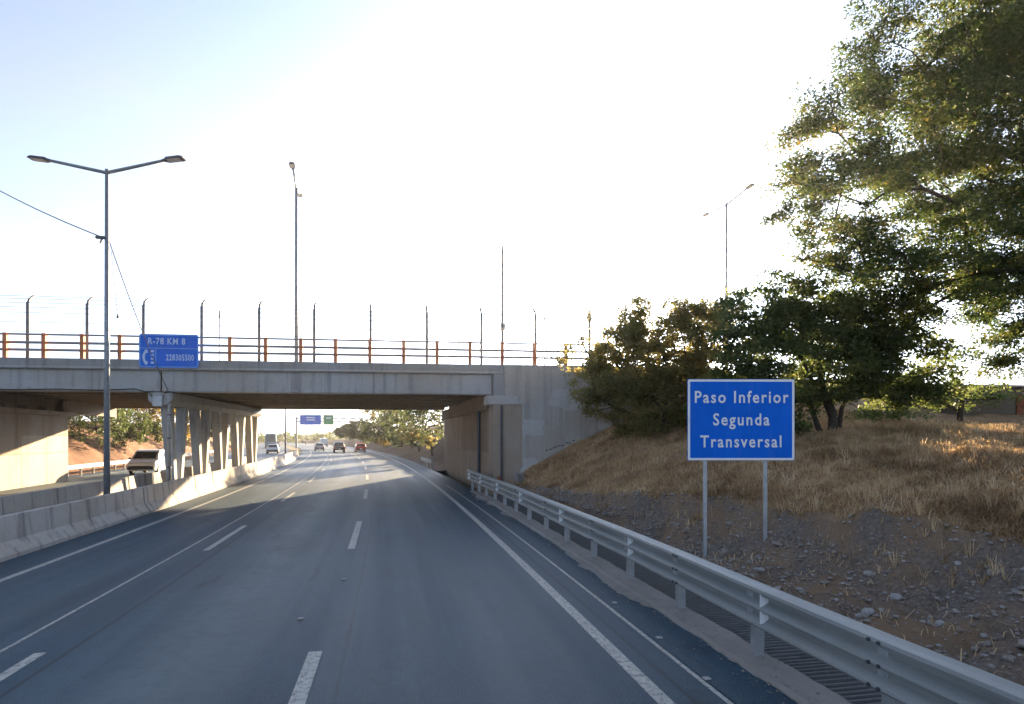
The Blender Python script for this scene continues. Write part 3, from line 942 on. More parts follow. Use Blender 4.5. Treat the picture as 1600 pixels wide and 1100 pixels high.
def barrier(name, l, s0, s1, seg, label, hgt=0.92):
    root = empty(name, rd(l, s0, 0)); root.location = (0, 0, 0)
    tag(root, label, "barrier")
    s = s0; k = 0
    while s < s1 - 0.1:
        e = min(s1, s + seg)
        n = 2 if e < 60 else 2
        mb = MB(); v = []; m = len(BPROF)
        jl = random.uniform(-0.012, 0.012); jh = random.uniform(-0.012, 0.012)
        st = [s + 0.012, s + 0.05, e - 0.05, e - 0.012]
        for i, ss_ in enumerate(st):
            ins = 0.015 if i in (0, 3) else 0
            for x, z in BPROF:
                zz = z * hgt / 0.92 + (jh if z > 0.5 else 0) - (ins if z > 0.5 else 0)
                xx = x - math.copysign(ins, x)
                v.append(rd(l + xx + jl, ss_, zz))
        f = []
        for r in range(3):
            for i in range(m):
                j = (i + 1) % m
                f.append((r * m + i, (r + 1) * m + i, (r + 1) * m + j, r * m + j))
        f.append(tuple(range(m))); f.append(tuple(range(4 * m - 1, 3 * m - 1, -1)))
        mb.add(v, f); mb.build("barrier_segment", M['barrier'], root)
        s = e; k += 1
    return root


barrier("concrete_barrier", -8.55, -4, 80, 3.0, "long concrete median barrier beside the near carriageway")
barrier("concrete_barrier", -11.25, -4, 62, 3.0, "second concrete barrier behind the lamp post, beside the opposite carriageway")

# ------------------------------------------------------------------ steel guardrails
THRIE = [(0.52, -0.02), (0.505, 0.055), (0.48, 0.095), (0.445, 0.10), (0.41, 0.085), (0.375, 0.0), (0.335, -0.01), (0.29, 0.07), (0.275, 0.095), (0.25, 0.10), (0.222, 0.085), (0.185, 0.0), (0.140, -0.01), (0.09, 0.07), (0.075, 0.095), (0.045, 0.10), (0.015, 0.07), (0.0, 0.02)]
WBEAM = [(0.31, 0.02), (0.285, 0.083), (0.22, 0.083), (0.175, 0.0), (0.135, 0.0), (0.09, 0.083), (0.025, 0.083), (0.0, 0.02)]


def guardrail(name, lf, s0, s1, ztop, prof, side, label, seg=3.8, post_step=2.0, postmat=None, phase=0.0, wave=0.03, end_plate=True):
    """lf(s): line of the beam; side: -1 when the traffic is on its left"""
    root = empty(name, (0, 0, 0)); tag(root, label, "guardrail")
    hgt = prof[0][0]
    def pt(d, z, s):
        return rd(lf(s) + side * d + wave * nz(s, 3, 0, 0.23), s, ztop - hgt + z + wave * 0.8 * nz(s, 8, 1, 0.2))
    s = s0; k = 0
    while s < s1 - 0.05:
        e = min(s1, s + seg); n = 8
        v = []; f = []; m = len(prof)
        for i in range(n + 1):
            ss_ = s + (e + 0.12 - s) * i / n
            lift = 0.004 * (k % 2)
            for z, d in prof: v.append(pt(d + lift, z, ss_))
            for z, d in prof: v.append(pt(d + lift - 0.005, z, ss_))
        for i in range(n):
            for j in range(m - 1):
                a0 = i * 2 * m + j; b0 = (i + 1) * 2 * m + j
                f.append((a0, b0, b0 + 1, a0 + 1)); f.append((a0 + m, a0 + m + 1, b0 + m + 1, b0 + m))
            for j in (0, m - 1):
                a0 = i * 2 * m + j; b0 = (i + 1) * 2 * m + j
                f.append((a0, a0 + m, b0 + m, b0))
        mb = MB(); mb.add(v, f)
        mb.build("beam", M['rail'], root)
        # splice bolts
        s = e; k += 1
    s = s0 + phase; k = 0
    while s < s1:
        p0 = pt(-0.09, 0, s)
        mb = MB(); lean = random.uniform(-0.03, 0.03)
        zt = p0.z + hgt - 0.06
        for (x0, x1, y0, y1) in ((-0.055, 0.055, -0.06, -0.052), (-0.055, -0.047, -0.052, 0.052), (-0.055, 0.055, 0.052, 0.06)):
            mb.hexa([(p0.x + side * 0 + x0, p0.y + y0, -0.1), (p0.x + x1, p0.y + y0, -0.1), (p0.x + x1, p0.y + y1, -0.1), (p0.x + x0, p0.y + y1, -0.1),
                     (p0.x + x0, p0.y + y0 + lean, zt), (p0.x + x1, p0.y + y0 + lean, zt), (p0.x + x1, p0.y + y1 + lean, zt), (p0.x + x0, p0.y + y1 + lean, zt)])
        po = mb.build("post", postmat or M['galv'], root)
        mb = MB(); mb.cbox((p0.x - side * -0.01 + side * 0.045, p0.y, p0.z + hgt / 2), (0.10, 0.12, hgt * 0.7), 0.01); mb.build("spacer", M['galv'], po)
        s += post_step; k += 1
    return root, pt


guard, gpt = guardrail("guardrail", lambda s: 4.24, -3.0, 31.2, 0.97, THRIE, -1, "galvanised steel guardrail with white reflectors along the right shoulder", phase=1.55)
rm = MB().add([(0, 0, -0.055), (0, 0.055, -0.028), (0, 0.055, 0.028), (0, 0, 0.055), (0.012, 0, -0.055), (0.012, 0.055, -0.028), (0.012, 0.055, 0.028), (0.012, 0, 0.055)],
              [(0, 1, 2, 3), (7, 6, 5, 4), (0, 4, 5, 1), (1, 5, 6, 2), (2, 6, 7, 3), (3, 7, 4, 0)])
wedge = MB(); wedge.add([(0.01, 0, -0.072), (-0.11, 0, -0.072), (-0.11, 0, 0.072), (0.01, 0, 0.072), (0.01, 0.12, -0.035), (-0.02, 0.12, -0.035), (-0.02, 0.12, 0.035), (0.01, 0.12, 0.035)],
                        [(0, 1, 2, 3), (7, 6, 5, 4), (0, 4, 5, 1), (1, 5, 6, 2), (2, 6, 7, 3), (3, 7, 4, 0)])
refl = wedge.mesh("reflector", m_plain("reflector_white", (0.92, 0.92, 0.92), 0.35, 0, 0.02))
for s in (2.3, 6.2, 10.2, 14.6, 19.2, 23.4, 27.4, 30.6):
    for zv in (0.355, 0.162):
        p = gpt(-0.004, zv, s); link("reflector", refl, guard, p)
bolt = MB(); bolt.tube([(0, 0, 0), (-0.018, 0, 0)], 0.018, 6)
bm_ = bolt.mesh("bolt", M['dark_metal'])
s = 0.8 + 0
k = 0
while s < 30:
    for dz in (0.452, 0.250, 0.050):
        for ds in (-0.11, 0.0):
            link("bolt", bm_, guard, gpt(0.102, dz, s + ds))
    s += 3.8
g2, _ = guardrail("guardrail", lambda s: -20.3, 36.5, 92, 0.78, WBEAM, 1, "pale steel guardrail at the foot of the red slope across the opposite carriageway", wave=0.01)
mb = MB(); mb.cbox(rd(-20.28, 35.9, 0.62), (0.06, 0.5, 0.36), 0.02); mb.build("end_plate", M['dark_metal'], g2)
g3, _ = guardrail("guardrail", lambda s: 4.15, 48.6, 56, 0.80, WBEAM, -1, "short steel guardrail just beyond the far end of the right abutment", wave=0.01)

# ------------------------------------------------------------------ lamp posts
def lamp_head(name, mat):
    st = [(0.0, 0.05, 0.05), (0.10, 0.07, 0.06), (0.16, 0.15, 0.075), (0.62, 0.17, 0.065), (0.74, 0.13, 0.035)]
    v = []; f = []
    for x, w, h in st: v += [(x, -w, -0.02), (x, w, -0.02), (x, w * 0.8, h), (x, -w * 0.8, h)]
    for i in range(len(st) - 1):
        for j in range(4):
            k = (j + 1) % 4
            f.append((i * 4 + j, (i + 1) * 4 + j, (i + 1) * 4 + k, i * 4 + k))
    n = len(v)
    f.append((0, 1, 2, 3)); f.append((n - 1, n - 2, n - 3, n - 4))
    return MB().add(v, f).mesh(name, mat)


HEAD = lamp_head("lamp_head", M['dark_metal'])
LENS = MB().box((0.40, 0, -0.026), (0.42, 0.26, 0.012)).mesh("lamp_lens", M['headlight'])


def lamp_post(name, base, top_z, rz, arm, rise, label, r0=0.10, r1=0.05):
    root = empty(name, base, rz); tag(root, label, "lamp post")
    h = top_z - base[2]
    mb = MB(); mb.tube([(0, 0, 0), (0, 0, h * 0.5), (0, 0, h + 0.12)], [r0, (r0 + r1) / 2, r1], 12); mb.build("pole", M['pole'], root, True)
    mb = MB(); mb.cbox((0, 0, 0.02), (0.4, 0.4, 0.04), 0.01); mb.build("base_plate", M['pole'], root)
    for sg in (1, -1):
        mb = MB(); mb.tube([(0, 0, h), (sg * arm, 0, h + rise)], [0.06, 0.05], 8); mb.build("arm", M['pole'], root, True)
        tilt = math.atan2(rise, arm)
        hd = link("lamp_head", HEAD, root, (sg * (arm - 0.05), 0, h + rise - 0.02), (0, -tilt * 0.6, 0 if sg > 0 else math.pi))
        link("lamp_lens", LENS, hd)
    return root


p = at(167, 806, 20.3)
lamp_post("street_lamp", (p.x, p.y, 0.0), CAM_H + (682 - 270) / F_PX * 20.3, -YAW, 1.95, 0.42, "tall double-armed street lamp standing between the two concrete barriers", 0.105, 0.055)
LAMP_RZ = math.atan2(EY.y, EY.x)
p = at(463, 540, 37.5)
lamp_post("street_lamp", (p.x, p.y, 6.33), CAM_H + (682 - 293) / F_PX * 37.5, LAMP_RZ, 1.9, 0.36, "double-armed street lamp rising from the overpass, seen end on", 0.13, 0.08)
p = at(1135, 470, 39.5)
lamp_post("street_lamp", (p.x, p.y, 5.7), CAM_H + (682 - 320) / F_PX * 39.5, LAMP_RZ, 2.1, 0.2, "double-armed street lamp rising behind the sunlit bushes", 0.12, 0.08)
# slim pole with a box
p = at(785, 540, 45)
mp_ = empty("camera_mast", (p.x, p.y, 6.3)); tag(mp_, "slim mast with a small box on its shaft, beyond the overpass railing", "mast")
hh = CAM_H + (682 - 390) / F_PX * 45 - 6.3
mb = MB(); mb.tube([(0, 0, 0), (0, 0, hh)], [0.13, 0.095], 10); mb.build("pole", M['fence'], mp_, True)
mb = MB(); mb.cbox((0.02, -0.14, CAM_H + (682 - 511) / F_PX * 45 - 6.3), (0.34, 0.2, 0.52), 0.03); mb.build("box", M['fence'], mp_)
mb = MB(); mb.cbox((0, 0, hh + 0.12), (0.13, 0.13, 0.36), 0.03); mb.build("top_fitting", M['dark_metal'], mp_)
for px, py, z, lab, wdt in ((343, 487, 52, "thin pale pole far behind the left part of the railing", 0.04), (851, 492, 52, "thin pale pole behind the right end of the fence", 0.045), (921, 488, 36, "weathered timber pole where the railing ends in the bushes", 0.085)):
    p = at(px, py, z)
    r_ = empty("slim_pole", (p.x, p.y, 6.0)); tag(r_, lab, "pole")
    mb = MB(); mb.tube([(0, 0, 0), (0, 0, p.z - 6.0)], wdt, 8); mb.build("shaft", M['fence'], r_, True)
    mb = MB(); mb.tube([(0, 0, p.z - 6.6), (0, 0, p.z - 6.35), (0, 0, p.z - 5.8)], [wdt * 1.2, wdt * 2.2, wdt * 0.5], 8); mb.build("tip", M['fence'], r_, True)

# ------------------------------------------------------------------ cables
def sag(a, b, dip, n=14):
    return [a.lerp(b, i / n) - Vector((0, 0, dip * 4 * (i / n) * (1 - i / n))) for i in range(n + 1)]


a0 = at(-40, 276, 24); b0 = at(166, 373, 20.3)
root = empty("overhead_cable", (0, 0, 0)); tag(root, "dark cable sloping from upper left to the lamp post and down to the pier", "cable")
mb = MB(); mb.tube(sag(a0, b0, 0.12), 0.020, 5); mb.build("cable_span", M['cable'], root)
mb = MB(); mb.tube(sag(at(171, 378, 20.2), at(262, 609, 28.0), 0.25), 0.016, 5); mb.build("cable_span", M['cable'], root)
mb = MB(); mb.tube([at(262, 609, 28.0), bp(PA + 0.1, -0.2, 4.5), bp(PA + 0.14, -0.2, 3.9)], 0.016, 5); mb.build("cable_tail", M['cable'], root)
mb = MB(); mb.tube(sag(at(174, 392, 20.2), at(184, 495, 20.1), 0.02), 0.009, 5); mb.build("loose_wire", M['cable'], root)
mb = MB(); mb.cbox(at(184, 495, 20.1), (0.07, 0.07, 0.11), 0.02); mb.build("wire_weight", M['cable'], root)
mb = MB(); mb.cbox(at(157, 371, 20.2), (0.30, 0.10, 0.10), 0.02); mb.build("clamp", M['dark_metal'], root)
mb = MB(); mb.tube([at(160, 371, 20.2), at(157, 380, 20.2)], 0.03, 6); mb.build("clamp", M['dark_metal'], root)
root = empty("girder_cable", (0, 0, 0)); tag(root, "thin dark cable looping along the lower edge of the left girder", "cable")
mb = MB(); mb.tube([bp(-34 + i * 1.95, 0.06, 4.92 - 0.06 * abs(math.sin(i * 1.3))) for i in range(9)] + [bp(-16.9, 0.05, 4.95), bp(-16.2, -0.1, 4.75), bp(-16.0, -0.15, 4.5)], 0.025, 6); mb.build("cable_run", M['cable'], root)

# ------------------------------------------------------------------ vehicles
def vehicle(name, paint, stations, length, width, label, loc, rz, wheel_r=0.32, wheels=None, rear_view=True, glass_front=None, glass_rear=None, extra=None, group=None, cat_="car"):
    """stations: (y, half bottom, half belt, half roof, z bottom, z belt, z roof), rear to front; front is +y"""
    root = empty(name, loc, rz); tag(root, label, cat_, group)
    v = []; f = []; m = 8
    for y, wb, wl_, wr, zb, zl, zr in stations:
        zm = (zb + zl) * 0.45
        v += [(-wb, y, zb), (wb, y, zb), (wb * 1.02, y, zm), (wl_, y, zl), (wr, y, zr), (-wr, y, zr), (-wl_, y, zl), (-wb * 1.02, y, zm)]
    n = len(stations)
    for i in range(n - 1):
        for j in range(m):
            k = (j + 1) % m
            f.append((i * m + j, i * m + k, (i + 1) * m + k, (i + 1) * m + j))
    f.append(tuple(range(m))); f.append(tuple(range(n * m - 1, (n - 1) * m - 1, -1)))
    body = MB().add(v, f).build("body", M[paint], root)
    bev = body.modifiers.new("bevel", 'BEVEL'); bev.width = 0.05; bev.segments = 2; bev.limit_method = 'ANGLE'; bev.angle_limit = R(25)
    # side windows
    for i in range(n - 1):
        A, B = stations[i], stations[i + 1]
        if A[6] - A[5] > 0.25 and B[6] - B[5] > 0.25 and not (extra and i in extra.get('blind', ())):
            for sg in (-1, 1):
                q = []
                for (S, dy) in ((A, 0.06), (B, -0.06)):
                    for t in (0.08, 0.82):
                        x = S[2] + (S[3] - S[2]) * t; z = S[5] + (S[6] - S[5]) * t
                        q.append(Vector((sg * (x + 0.012), S[0] + dy, z)))
                mb = MB(); mb.add([q[0], q[2], q[3], q[1]], [(0, 1, 2, 3)] if sg > 0 else [(3, 2, 1, 0)]); mb.build("side_window", M['glass'], root)
    def screen(i0, i1, nm, sgn):
        A, B = stations[i0], stations[i1]
        q = []
        for S, t in ((A, 0), (B, 1)):
            pass
        lo, hi = (A, B)
        zlo, zhi = lo[6], hi[6]
        dv = Vector((0, hi[0] - lo[0], zhi - zlo)); nrm = Vector((0, dv.z, -dv.y)).normalized() * sgn
        out = []
        for t in (0.10, 0.92):
            y = lo[0] + dv.y * t; z = zlo + dv.z * t; w = (lo[3] + (hi[3] - lo[3]) * t) - 0.13
            out += [Vector((-w, y, z)) + nrm * 0.016, Vector((w, y, z)) + nrm * 0.016]
        mb = MB(); mb.add([out[0], out[1], out[3], out[2]], [(0, 1, 2, 3)]); mb.build(nm, M['glass'], root)
    if glass_front: screen(glass_front[0], glass_front[1], "windshield", 1)
    if glass_rear: screen(glass_rear[0], glass_rear[1], "rear_window", -1)
    tyre = MB(); tyre.tube([(-0.10, 0, 0), (-0.085, 0, 0), (0.085, 0, 0), (0.10, 0, 0)], [wheel_r * 0.92, wheel_r, wheel_r, wheel_r * 0.92], 16)
    tm = tyre.mesh("tyre", M['tyre'])
    rimm = MB(); rimm.tube([(-0.106, 0, 0), (0.106, 0, 0)], wheel_r * 0.6, 12); rmm = rimm.mesh("rim", M['rim'])
    for y in wheels:
        for sg in (-1, 1):
            w = empty("wheel", (sg * (width / 2 - 0.10), y, wheel_r), 0, root)
            link("tyre", tm, w); link("rim", rmm, w)
    yr, yf = stations[0][0], stations[-1][0]
    zr_, zf_ = stations[0][5], stations[-1][5]
    for sg in (-1, 1):
        mb = MB(); mb.cbox((sg * (width / 2 - 0.22), yf + 0.0, zf_ - 0.12), (0.34, 0.10, 0.15), 0.04); mb.build("headlight", M['headlight'], root)
        mb = MB(); mb.cbox((sg * (width / 2 - 0.17), yr - 0.0, zr_ - 0.10), (0.22, 0.08, 0.26), 0.03); mb.build("taillight", M['taillight'], root)
        mb = MB(); mb.cbox((sg * (width / 2 + 0.09), (glass_front and stations[glass_front[0]][0] or yf) - 0.35, (glass_front and stations[glass_front[0]][6] or 1) + 0.08), (0.16, 0.10, 0.13), 0.03); mb.build("mirror", M['plastic'], root)
    mb = MB(); mb.cbox((0, yf + 0.01, stations[-1][4] + 0.12), (width * 0.9, 0.12, 0.24), 0.04); mb.build("bumper", M['plastic'], root)
    mb = MB(); mb.cbox((0, yr - 0.01, stations[0][4] + 0.12), (width * 0.92, 0.12, 0.24), 0.04); mb.build("bumper", M['plastic'], root)
    mb = MB(); mb.box((0, yr - 0.06, zr_ - 0.3), (0.36, 0.03, 0.12)); mb.build("number_plate", M['white'], root)
    return root


CAR = [(-2.05, .72, .80, .74, .38, .80, .84), (-1.95, .78, .86, .80, .26, .88, .95), (-1.35, .82, .86, .66, .24, .93, 1.44), (-0.1, .83, .87, .66, .24, .93, 1.50), (0.45, .83, .87, .65, .24, .93, 1.44), (1.15, .82, .86, .80, .24, .92, .97), (1.9, .78, .84, .76, .26, .74, .78), (2.05, .70, .76, .70, .36, .62, .66)]
HATCH = [(-1.90, .74, .80, .72, .36, .86, .92), (-1.82, .80, .86, .80, .26, .93, 1.00), (-1.55, .82, .87, .66, .24, .95, 1.46), (-0.1, .83, .87, .67, .24, .95, 1.54), (0.45, .83, .87, .66, .24, .95, 1.48), (1.15, .82, .86, .80, .24, .94, .99), (1.75, .78, .84, .76, .26, .78, .82), (1.90, .70, .76, .70, .36, .64, .68)]
PICK = [(-2.6, .80, .86, .84, .48, .92, .98), (-2.5, .86, .90, .88, .42, .96, 1.02), (-0.95, .86, .90, .86, .42, .98, 1.04), (-0.80, .86, .90, .70, .42, 1.06, 1.74), (0.5, .86, .90, .70, .42, 1.06, 1.78), (1.15, .86, .90, .84, .42, 1.04, 1.12), (2.3, .84, .88, .82, .44, .98, 1.02), (2.55, .78, .82, .76, .52, .86, .9)]
MINIVAN = [(-2.2, .82, .88, .78, .40, 1.00, 1.60), (-2.1, .86, .90, .80, .30, 1.02, 1.70), (-0.2, .88, .92, .80, .28, 1.02, 1.76), (0.55, .88, .92, .79, .28, 1.02, 1.72), (0.80, .88, .92, .77, .28, 1.02, 1.64), (1.55, .87, .91, .84, .28, 1.00, 1.08), (2.1, .84, .88, .80, .32, .84, .90), (2.25, .76, .80, .74, .40, .70, .74)]
VAN = [(-2.7, .90, .96, .86, .36, 1.12, 2.05), (-2.6, .94, .98, .88, .30, 1.12, 2.14), (-0.2, .94, .98, .88, .30, 1.12, 2.18), (0.95, .94, .98, .87, .30, 1.12, 2.14), (1.20, .94, .98, .84, .30, 1.12, 2.02), (1.95, .93, .97, .90, .30, 1.10, 1.22), (2.55, .88, .92, .84, .34, .92, .98), (2.70, .80, .84, .78, .42, .74, .80)]
BUS = [(-5.6, 1.16, 1.20, 1.12, .45, 1.35, 3.20), (-5.5, 1.22, 1.25, 1.16, .40, 1.35, 3.35), (0.0, 1.22, 1.25, 1.16, .40, 1.35, 3.40), (5.2, 1.22, 1.25, 1.16, .40, 1.35, 3.35), (5.55, 1.20, 1.23, 1.10, .42, 1.30, 3.20), (5.72, 1.12, 1.16, 1.08, .46, 1.18, 1.30)]


def onroad(l, s): p = rd(l, s, 0.0); return (p.x, p.y, 0.004)


def car(stn, paint, l, s, label, oncoming=False, nm="car", cat_="car", wy=(-1.3, 1.3), wr=0.32, wd=1.74, gf=(5, 4), grr=(1, 2), extra=None):
    rz = heading(s) + (math.pi if oncoming else 0)
    return vehicle(nm, paint, stn, 4.1, wd, label, onroad(l, s), rz, wr, wy, True, gf, grr, extra, None, cat_)


van = car(MINIVAN, 'car_white', -16.2, 47.5, "white van coming through the underpass on the opposite carriageway", True, "van", "van", (-1.35, 1.35), 0.34, 1.82, (5, 4), None, {'blind': (0,)})
mb = MB(); mb.cbox((0, 2.23, 0.56), (1.3, 0.08, 0.22), 0.03); mb.build("grille", M['plastic'], van)
car(HATCH, 'car_red', 0.95, 107, "small red car driving away in the right lane", False, wy=(-1.2, 1.2))
car(CAR, 'car_silver', -5.6, 118, "silver car driving away in the left lane, near the barrier end")
car(PICK, 'car_dark', -2.7, 105, "dark pickup truck driving away in the middle lane", False, "pickup_truck", "pickup", (-1.55, 1.55), 0.38, 1.80, (5, 4), (2, 3))
car(CAR, 'car_grey', -0.2, 136, "grey car driving away ahead of the red car")
car(VAN, 'car_white', -1.3, 168, "white van far ahead, driving away around the bend", False, "van", "van", (-1.75, 1.6), 0.34, 1.96, (5, 4), None, {'blind': (0, 1)})
bus = car(BUS, 'car_teal', -15.0, 150, "teal coach with a tall windshield approaching on the opposite carriageway", True, "bus", "bus", (-3.4, 3.4), 0.48, 2.5, (5, 4), None)
mb = MB(); mb.box((0, 5.50, 3.05), (1.5, 0.1, 0.22)); mb.build("destination_board", M['white'], bus)
car(CAR, 'car_silver', -13.0, 100, "silver car approaching beside the far end of the barrier", True)
car(CAR, 'car_white', -18.2, 128, "white car approaching to the left of the coach", True)
car(CAR, 'car_dark', -13.3, 172, "dark car approaching behind the coach", True)
car(CAR, 'car_white', -12.6, 205, "white car approaching farthest away on the opposite carriageway", True)

# ------------------------------------------------------------------ sign gantry ahead
GZ = 137.0
p0, p1 = at(463, 682, GZ), at(566, 682, GZ + 6)
g = empty("sign_gantry", (0, 0, 0)); tag(g, "steel sign gantry over the motorway beyond the overpass", "gantry")
for pp in (p0, p1):
    mb = MB(); mb.tube([(pp.x, pp.y, -0.2), (pp.x, pp.y, 7.2)], 0.22, 10); mb.build("column", M['pole'], g)
for z in (6.15, 7.0):
    mb = MB(); mb.tube([(p0.x, p0.y, z), (p1.x, p1.y, z)], 0.15, 8); mb.build("chord", M['pole'], g)
for k in range(14):
    a = Vector(p0).lerp(Vector(p1), k / 14); b = Vector(p0).lerp(Vector(p1), (k + 1) / 14)
    z0, z1 = (6.15, 7.0) if k % 2 else (7.0, 6.15)
    mb = MB(); mb.tube([(a.x, a.y, z0), (b.x, b.y, z1)], 0.09, 6); mb.build("diagonal", M['pole'], g)
def far_sign(px0, px1, py0, py1, mat, label, lines):
    a, b = at(px0, py1, GZ - 0.6), at(px1, py1, GZ - 0.6); t_ = at(px0, py0, GZ - 0.6).z
    w, h = (b - a).length, t_ - a.z
    c = (a + b) / 2
    r_ = empty("overhead_sign", (c.x, c.y, (a.z + t_) / 2), -YAW); tag(r_, label, "sign")
    mb = MB(); plate(mb, rounded(w, h, 0.15), 0, 0.08); mb.build("sign_panel", mat, r_)
    mb = MB(); frame(mb, w - 0.05, h - 0.05, 0.14, 0.08, -0.01, 0); mb.build("sign_border", M['bluewhite'] if mat == M['blue'] else M['white'], r_)
    for x, z, ww in lines:
        mb = MB(); mb.box((x * w, -0.006, z * h), (ww * w, 0.01, 0.12 * h)); mb.build("legend_bar", M['bluewhite'], r_)
    for x in (-0.3, 0.3):
        mb = MB(); mb.box((x * w, 0.3, 0), (0.12, 0.5, h * 0.8)); mb.build("bracket", M['pole'], r_)
far_sign(468.5, 502, 648, 664, M['blue'], "wide blue direction sign on the gantry beyond the overpass", [(0.0, 0.22, 0.42), (0.0, 0.0, 0.36)])
far_sign(505, 521.5, 648, 664, M['green'], "green direction sign on the gantry beside the blue one", [(0.0, 0.18, 0.5)])
# slim lamp in the median beyond the bridge
p = at(446, 712, 80)
lamp_post("street_lamp", (p.x, p.y, 0.0), 11.5, heading(84), 2.0, 0.4, "slim street lamp standing on the median beyond the overpass", 0.12, 0.07)
p = at(478, 690, 190)
lamp_post("street_lamp", (p.x, p.y, 0.0), 11.5, heading(190), 2.0, 0.4, "distant street lamp below the blue gantry sign", 0.12, 0.07)

# ------------------------------------------------------------------ vegetation
def leaf_cloud(name, centers, mat, parent, size, spread, per, flat=0.55, droop=0.0, hue_fn=None, seed=1, asp=0.5):
    g = np.random.default_rng(seed)
    n = len(centers) * per
    c = np.repeat(np.asarray(centers, dtype=np.float64), per, axis=0)
    sp = np.repeat(np.asarray(spread if hasattr(spread, "__len__") else [spread] * len(centers)), per)
    off = g.normal(size=(n, 3)); off /= np.linalg.norm(off, axis=1)[:, None] + 1e-9
    off *= (g.random(n) ** 0.55)[:, None] * sp[:, None]
    off[:, 2] *= flat
    c = c + off
    a = g.normal(size=(n, 3)); a[:, 2] = a[:, 2] * 0.6 - droop; a /= np.linalg.norm(a, axis=1)[:, None]
    b = np.cross(a, g.normal(size=(n, 3))); b /= np.linalg.norm(b, axis=1)[:, None] + 1e-9
    L = size * (0.45 + 1.15 * g.random(n) ** 1.4)[:, None]; Wd = L * asp
    v = np.stack([c - a * L * 0.5, c + b * Wd * 0.5 + a * L * 0.05, c + a * L * 0.5, c - b * Wd * 0.5 + a * L * 0.05], axis=1).reshape(-1, 3)
    f = np.arange(4 * n).reshape(-1, 4)
    ch = np.repeat(g.random(len(centers)), per)
    hue = np.clip(0.45 * g.random(n) + 0.45 * ch, 0, 1)
    if hue_fn is not None: hue = np.clip(hue + np.repeat(hue_fn(np.asarray(centers)), per), 0, 0.999)
    uv = np.repeat(np.stack([hue, g.random(n)], axis=1), 4, axis=0)
    me = np_mesh(name, v, f, mat, uv)
    return link(name, me, parent)


def crown_points(ells, dens, seed, gap=0.18, gsc=0.8):
    """clump centres inside a union of ellipsoids, with hollows left by a noise field"""
    rr = random.Random(seed); out = []
    for c, (rx, ry, rz_) in ells:
        n = int(dens * 4.19 * rx * ry * rz_)
        for _ in range(n):
            while True:
                p = Vector((rr.uniform(-1, 1), rr.uniform(-1, 1), rr.uniform(-1, 1)))
                if p.length < 1: break
            r = p.length
            if r < 0.45 and rr.random() < 0.6: continue
            w = Vector((p.x * rx, p.y * ry, p.z * rz_))
            w = FW * w.y + RT * w.x + Vector((0, 0, w.z))
            q = Vector(c) + w
            if noise.noise(q * gsc + Vector((seed, 0, 0))) < -gap: continue
            out.append(q)
    return out


def skeleton(root, starts, tips, mat, r0, name="trunk", rmin=0.012, pw=0.5):
    """limbs: every tip joins the node that gives a short, outward-running branch; thickness by the number of tips carried"""
    nodes = [Vector(p) for p in starts[0]]
    n0 = len(nodes)
    par = list(range(-1, n0 - 1)); par[0] = -1
    plen = [0.0]
    for i in range(1, n0): plen.append(plen[-1] + (nodes[i] - nodes[i - 1]).length * 0.5)
    origin = nodes[n0 // 2]
    order = sorted(tips, key=lambda p: (p - origin).length)
    for q in order:
        arr = np.array([tuple(x) for x in nodes]); qv = np.array(tuple(q))
        vec = qv - arr; dd = np.linalg.norm(vec, axis=1)
        out = qv - np.array(tuple(origin)); out /= np.linalg.norm(out) + 1e-9
        cosv = (vec @ out) / (dd + 1e-9)
        cost = dd * (1.0 + 1.1 * (1 - cosv)) + 0.30 * np.array(plen)
        cost[: max(1, n0 // 2)] += 1.5
        j = int(cost.argmin()); base = nodes[j]; last = j
        dist = (q - base).length
        k = max(1, int(dist / 0.7))
        ph = random.uniform(0, 6.28); side_ = Vector((math.cos(ph), math.sin(ph), 0.3))
        for i in range(1, k + 1):
            t = i / k
            m = base.lerp(q, t) + (side_ * 0.06 + Vector((0, 0, 0.07))) * dist * math.sin(math.pi * t)
            nodes.append(m); par.append(last); plen.append(plen[last] + dist / k); last = len(nodes) - 1
    load = [0.0] * len(nodes); child = [0] * len(nodes)
    for i in range(len(nodes)):
        if par[i] >= 0: child[par[i]] += 1
    for i in range(len(nodes) - 1, -1, -1):
        if child[i] == 0: load[i] += 1
        if par[i] >= 0: load[par[i]] += load[i]
    mx = max(load)
    rad = [max(rmin, r0 * (l / mx) ** pw) for l in load]
    mb = MB()
    for i in range(len(nodes)):
        if par[i] >= 0:
            a, b = nodes[par[i]], nodes[i]
            mb.tube([a, b], [min(rad[par[i]], rad[i] * 1.3), rad[i]], 6 if rad[i] > 0.03 else 3, False)
    return mb.build(name, mat, root, True)


def px_ell(px, py, z, rpx, rpy, depth):
    return (at(px, py, z), (rpx / F_PX * z, depth, rpy / F_PX * z))


def hill_at(p):
    return hill_h(p.x - bend(p.y), p.y)


# big overhanging tree on the right; its trunk stands just outside the picture
TZ = 18.0
tb = at(1700, 682, TZ); tb.z = hill_at(tb) - 0.2
big = empty("tree", tb); big.location = (0, 0, 0)
tag(big, "large spreading tree overhanging the right edge of the road", "tree")
ells = [px_ell(1500, 60, TZ, 175, 130, 3.0), px_ell(1390, 215, TZ, 175, 95, 2.8), px_ell(1310, 300, TZ - 1, 110, 70, 2.0), px_ell(1600, 210, TZ, 160, 170, 3.4), px_ell(1330, 410, TZ - .5, 140, 62, 2.2),
        px_ell(1470, 400, TZ, 180, 95, 2.8), px_ell(1640, 440, TZ, 120, 110, 2.6), px_ell(1700, -60, TZ, 220, 150, 3.4), px_ell(1850, 250, TZ, 200, 260, 3.6), px_ell(1430, 510, TZ + 1, 120, 55, 2.0), px_ell(1600, 540, TZ, 75, 50, 1.8), px_ell(1580, 470, TZ, 110, 60, 2.0)]
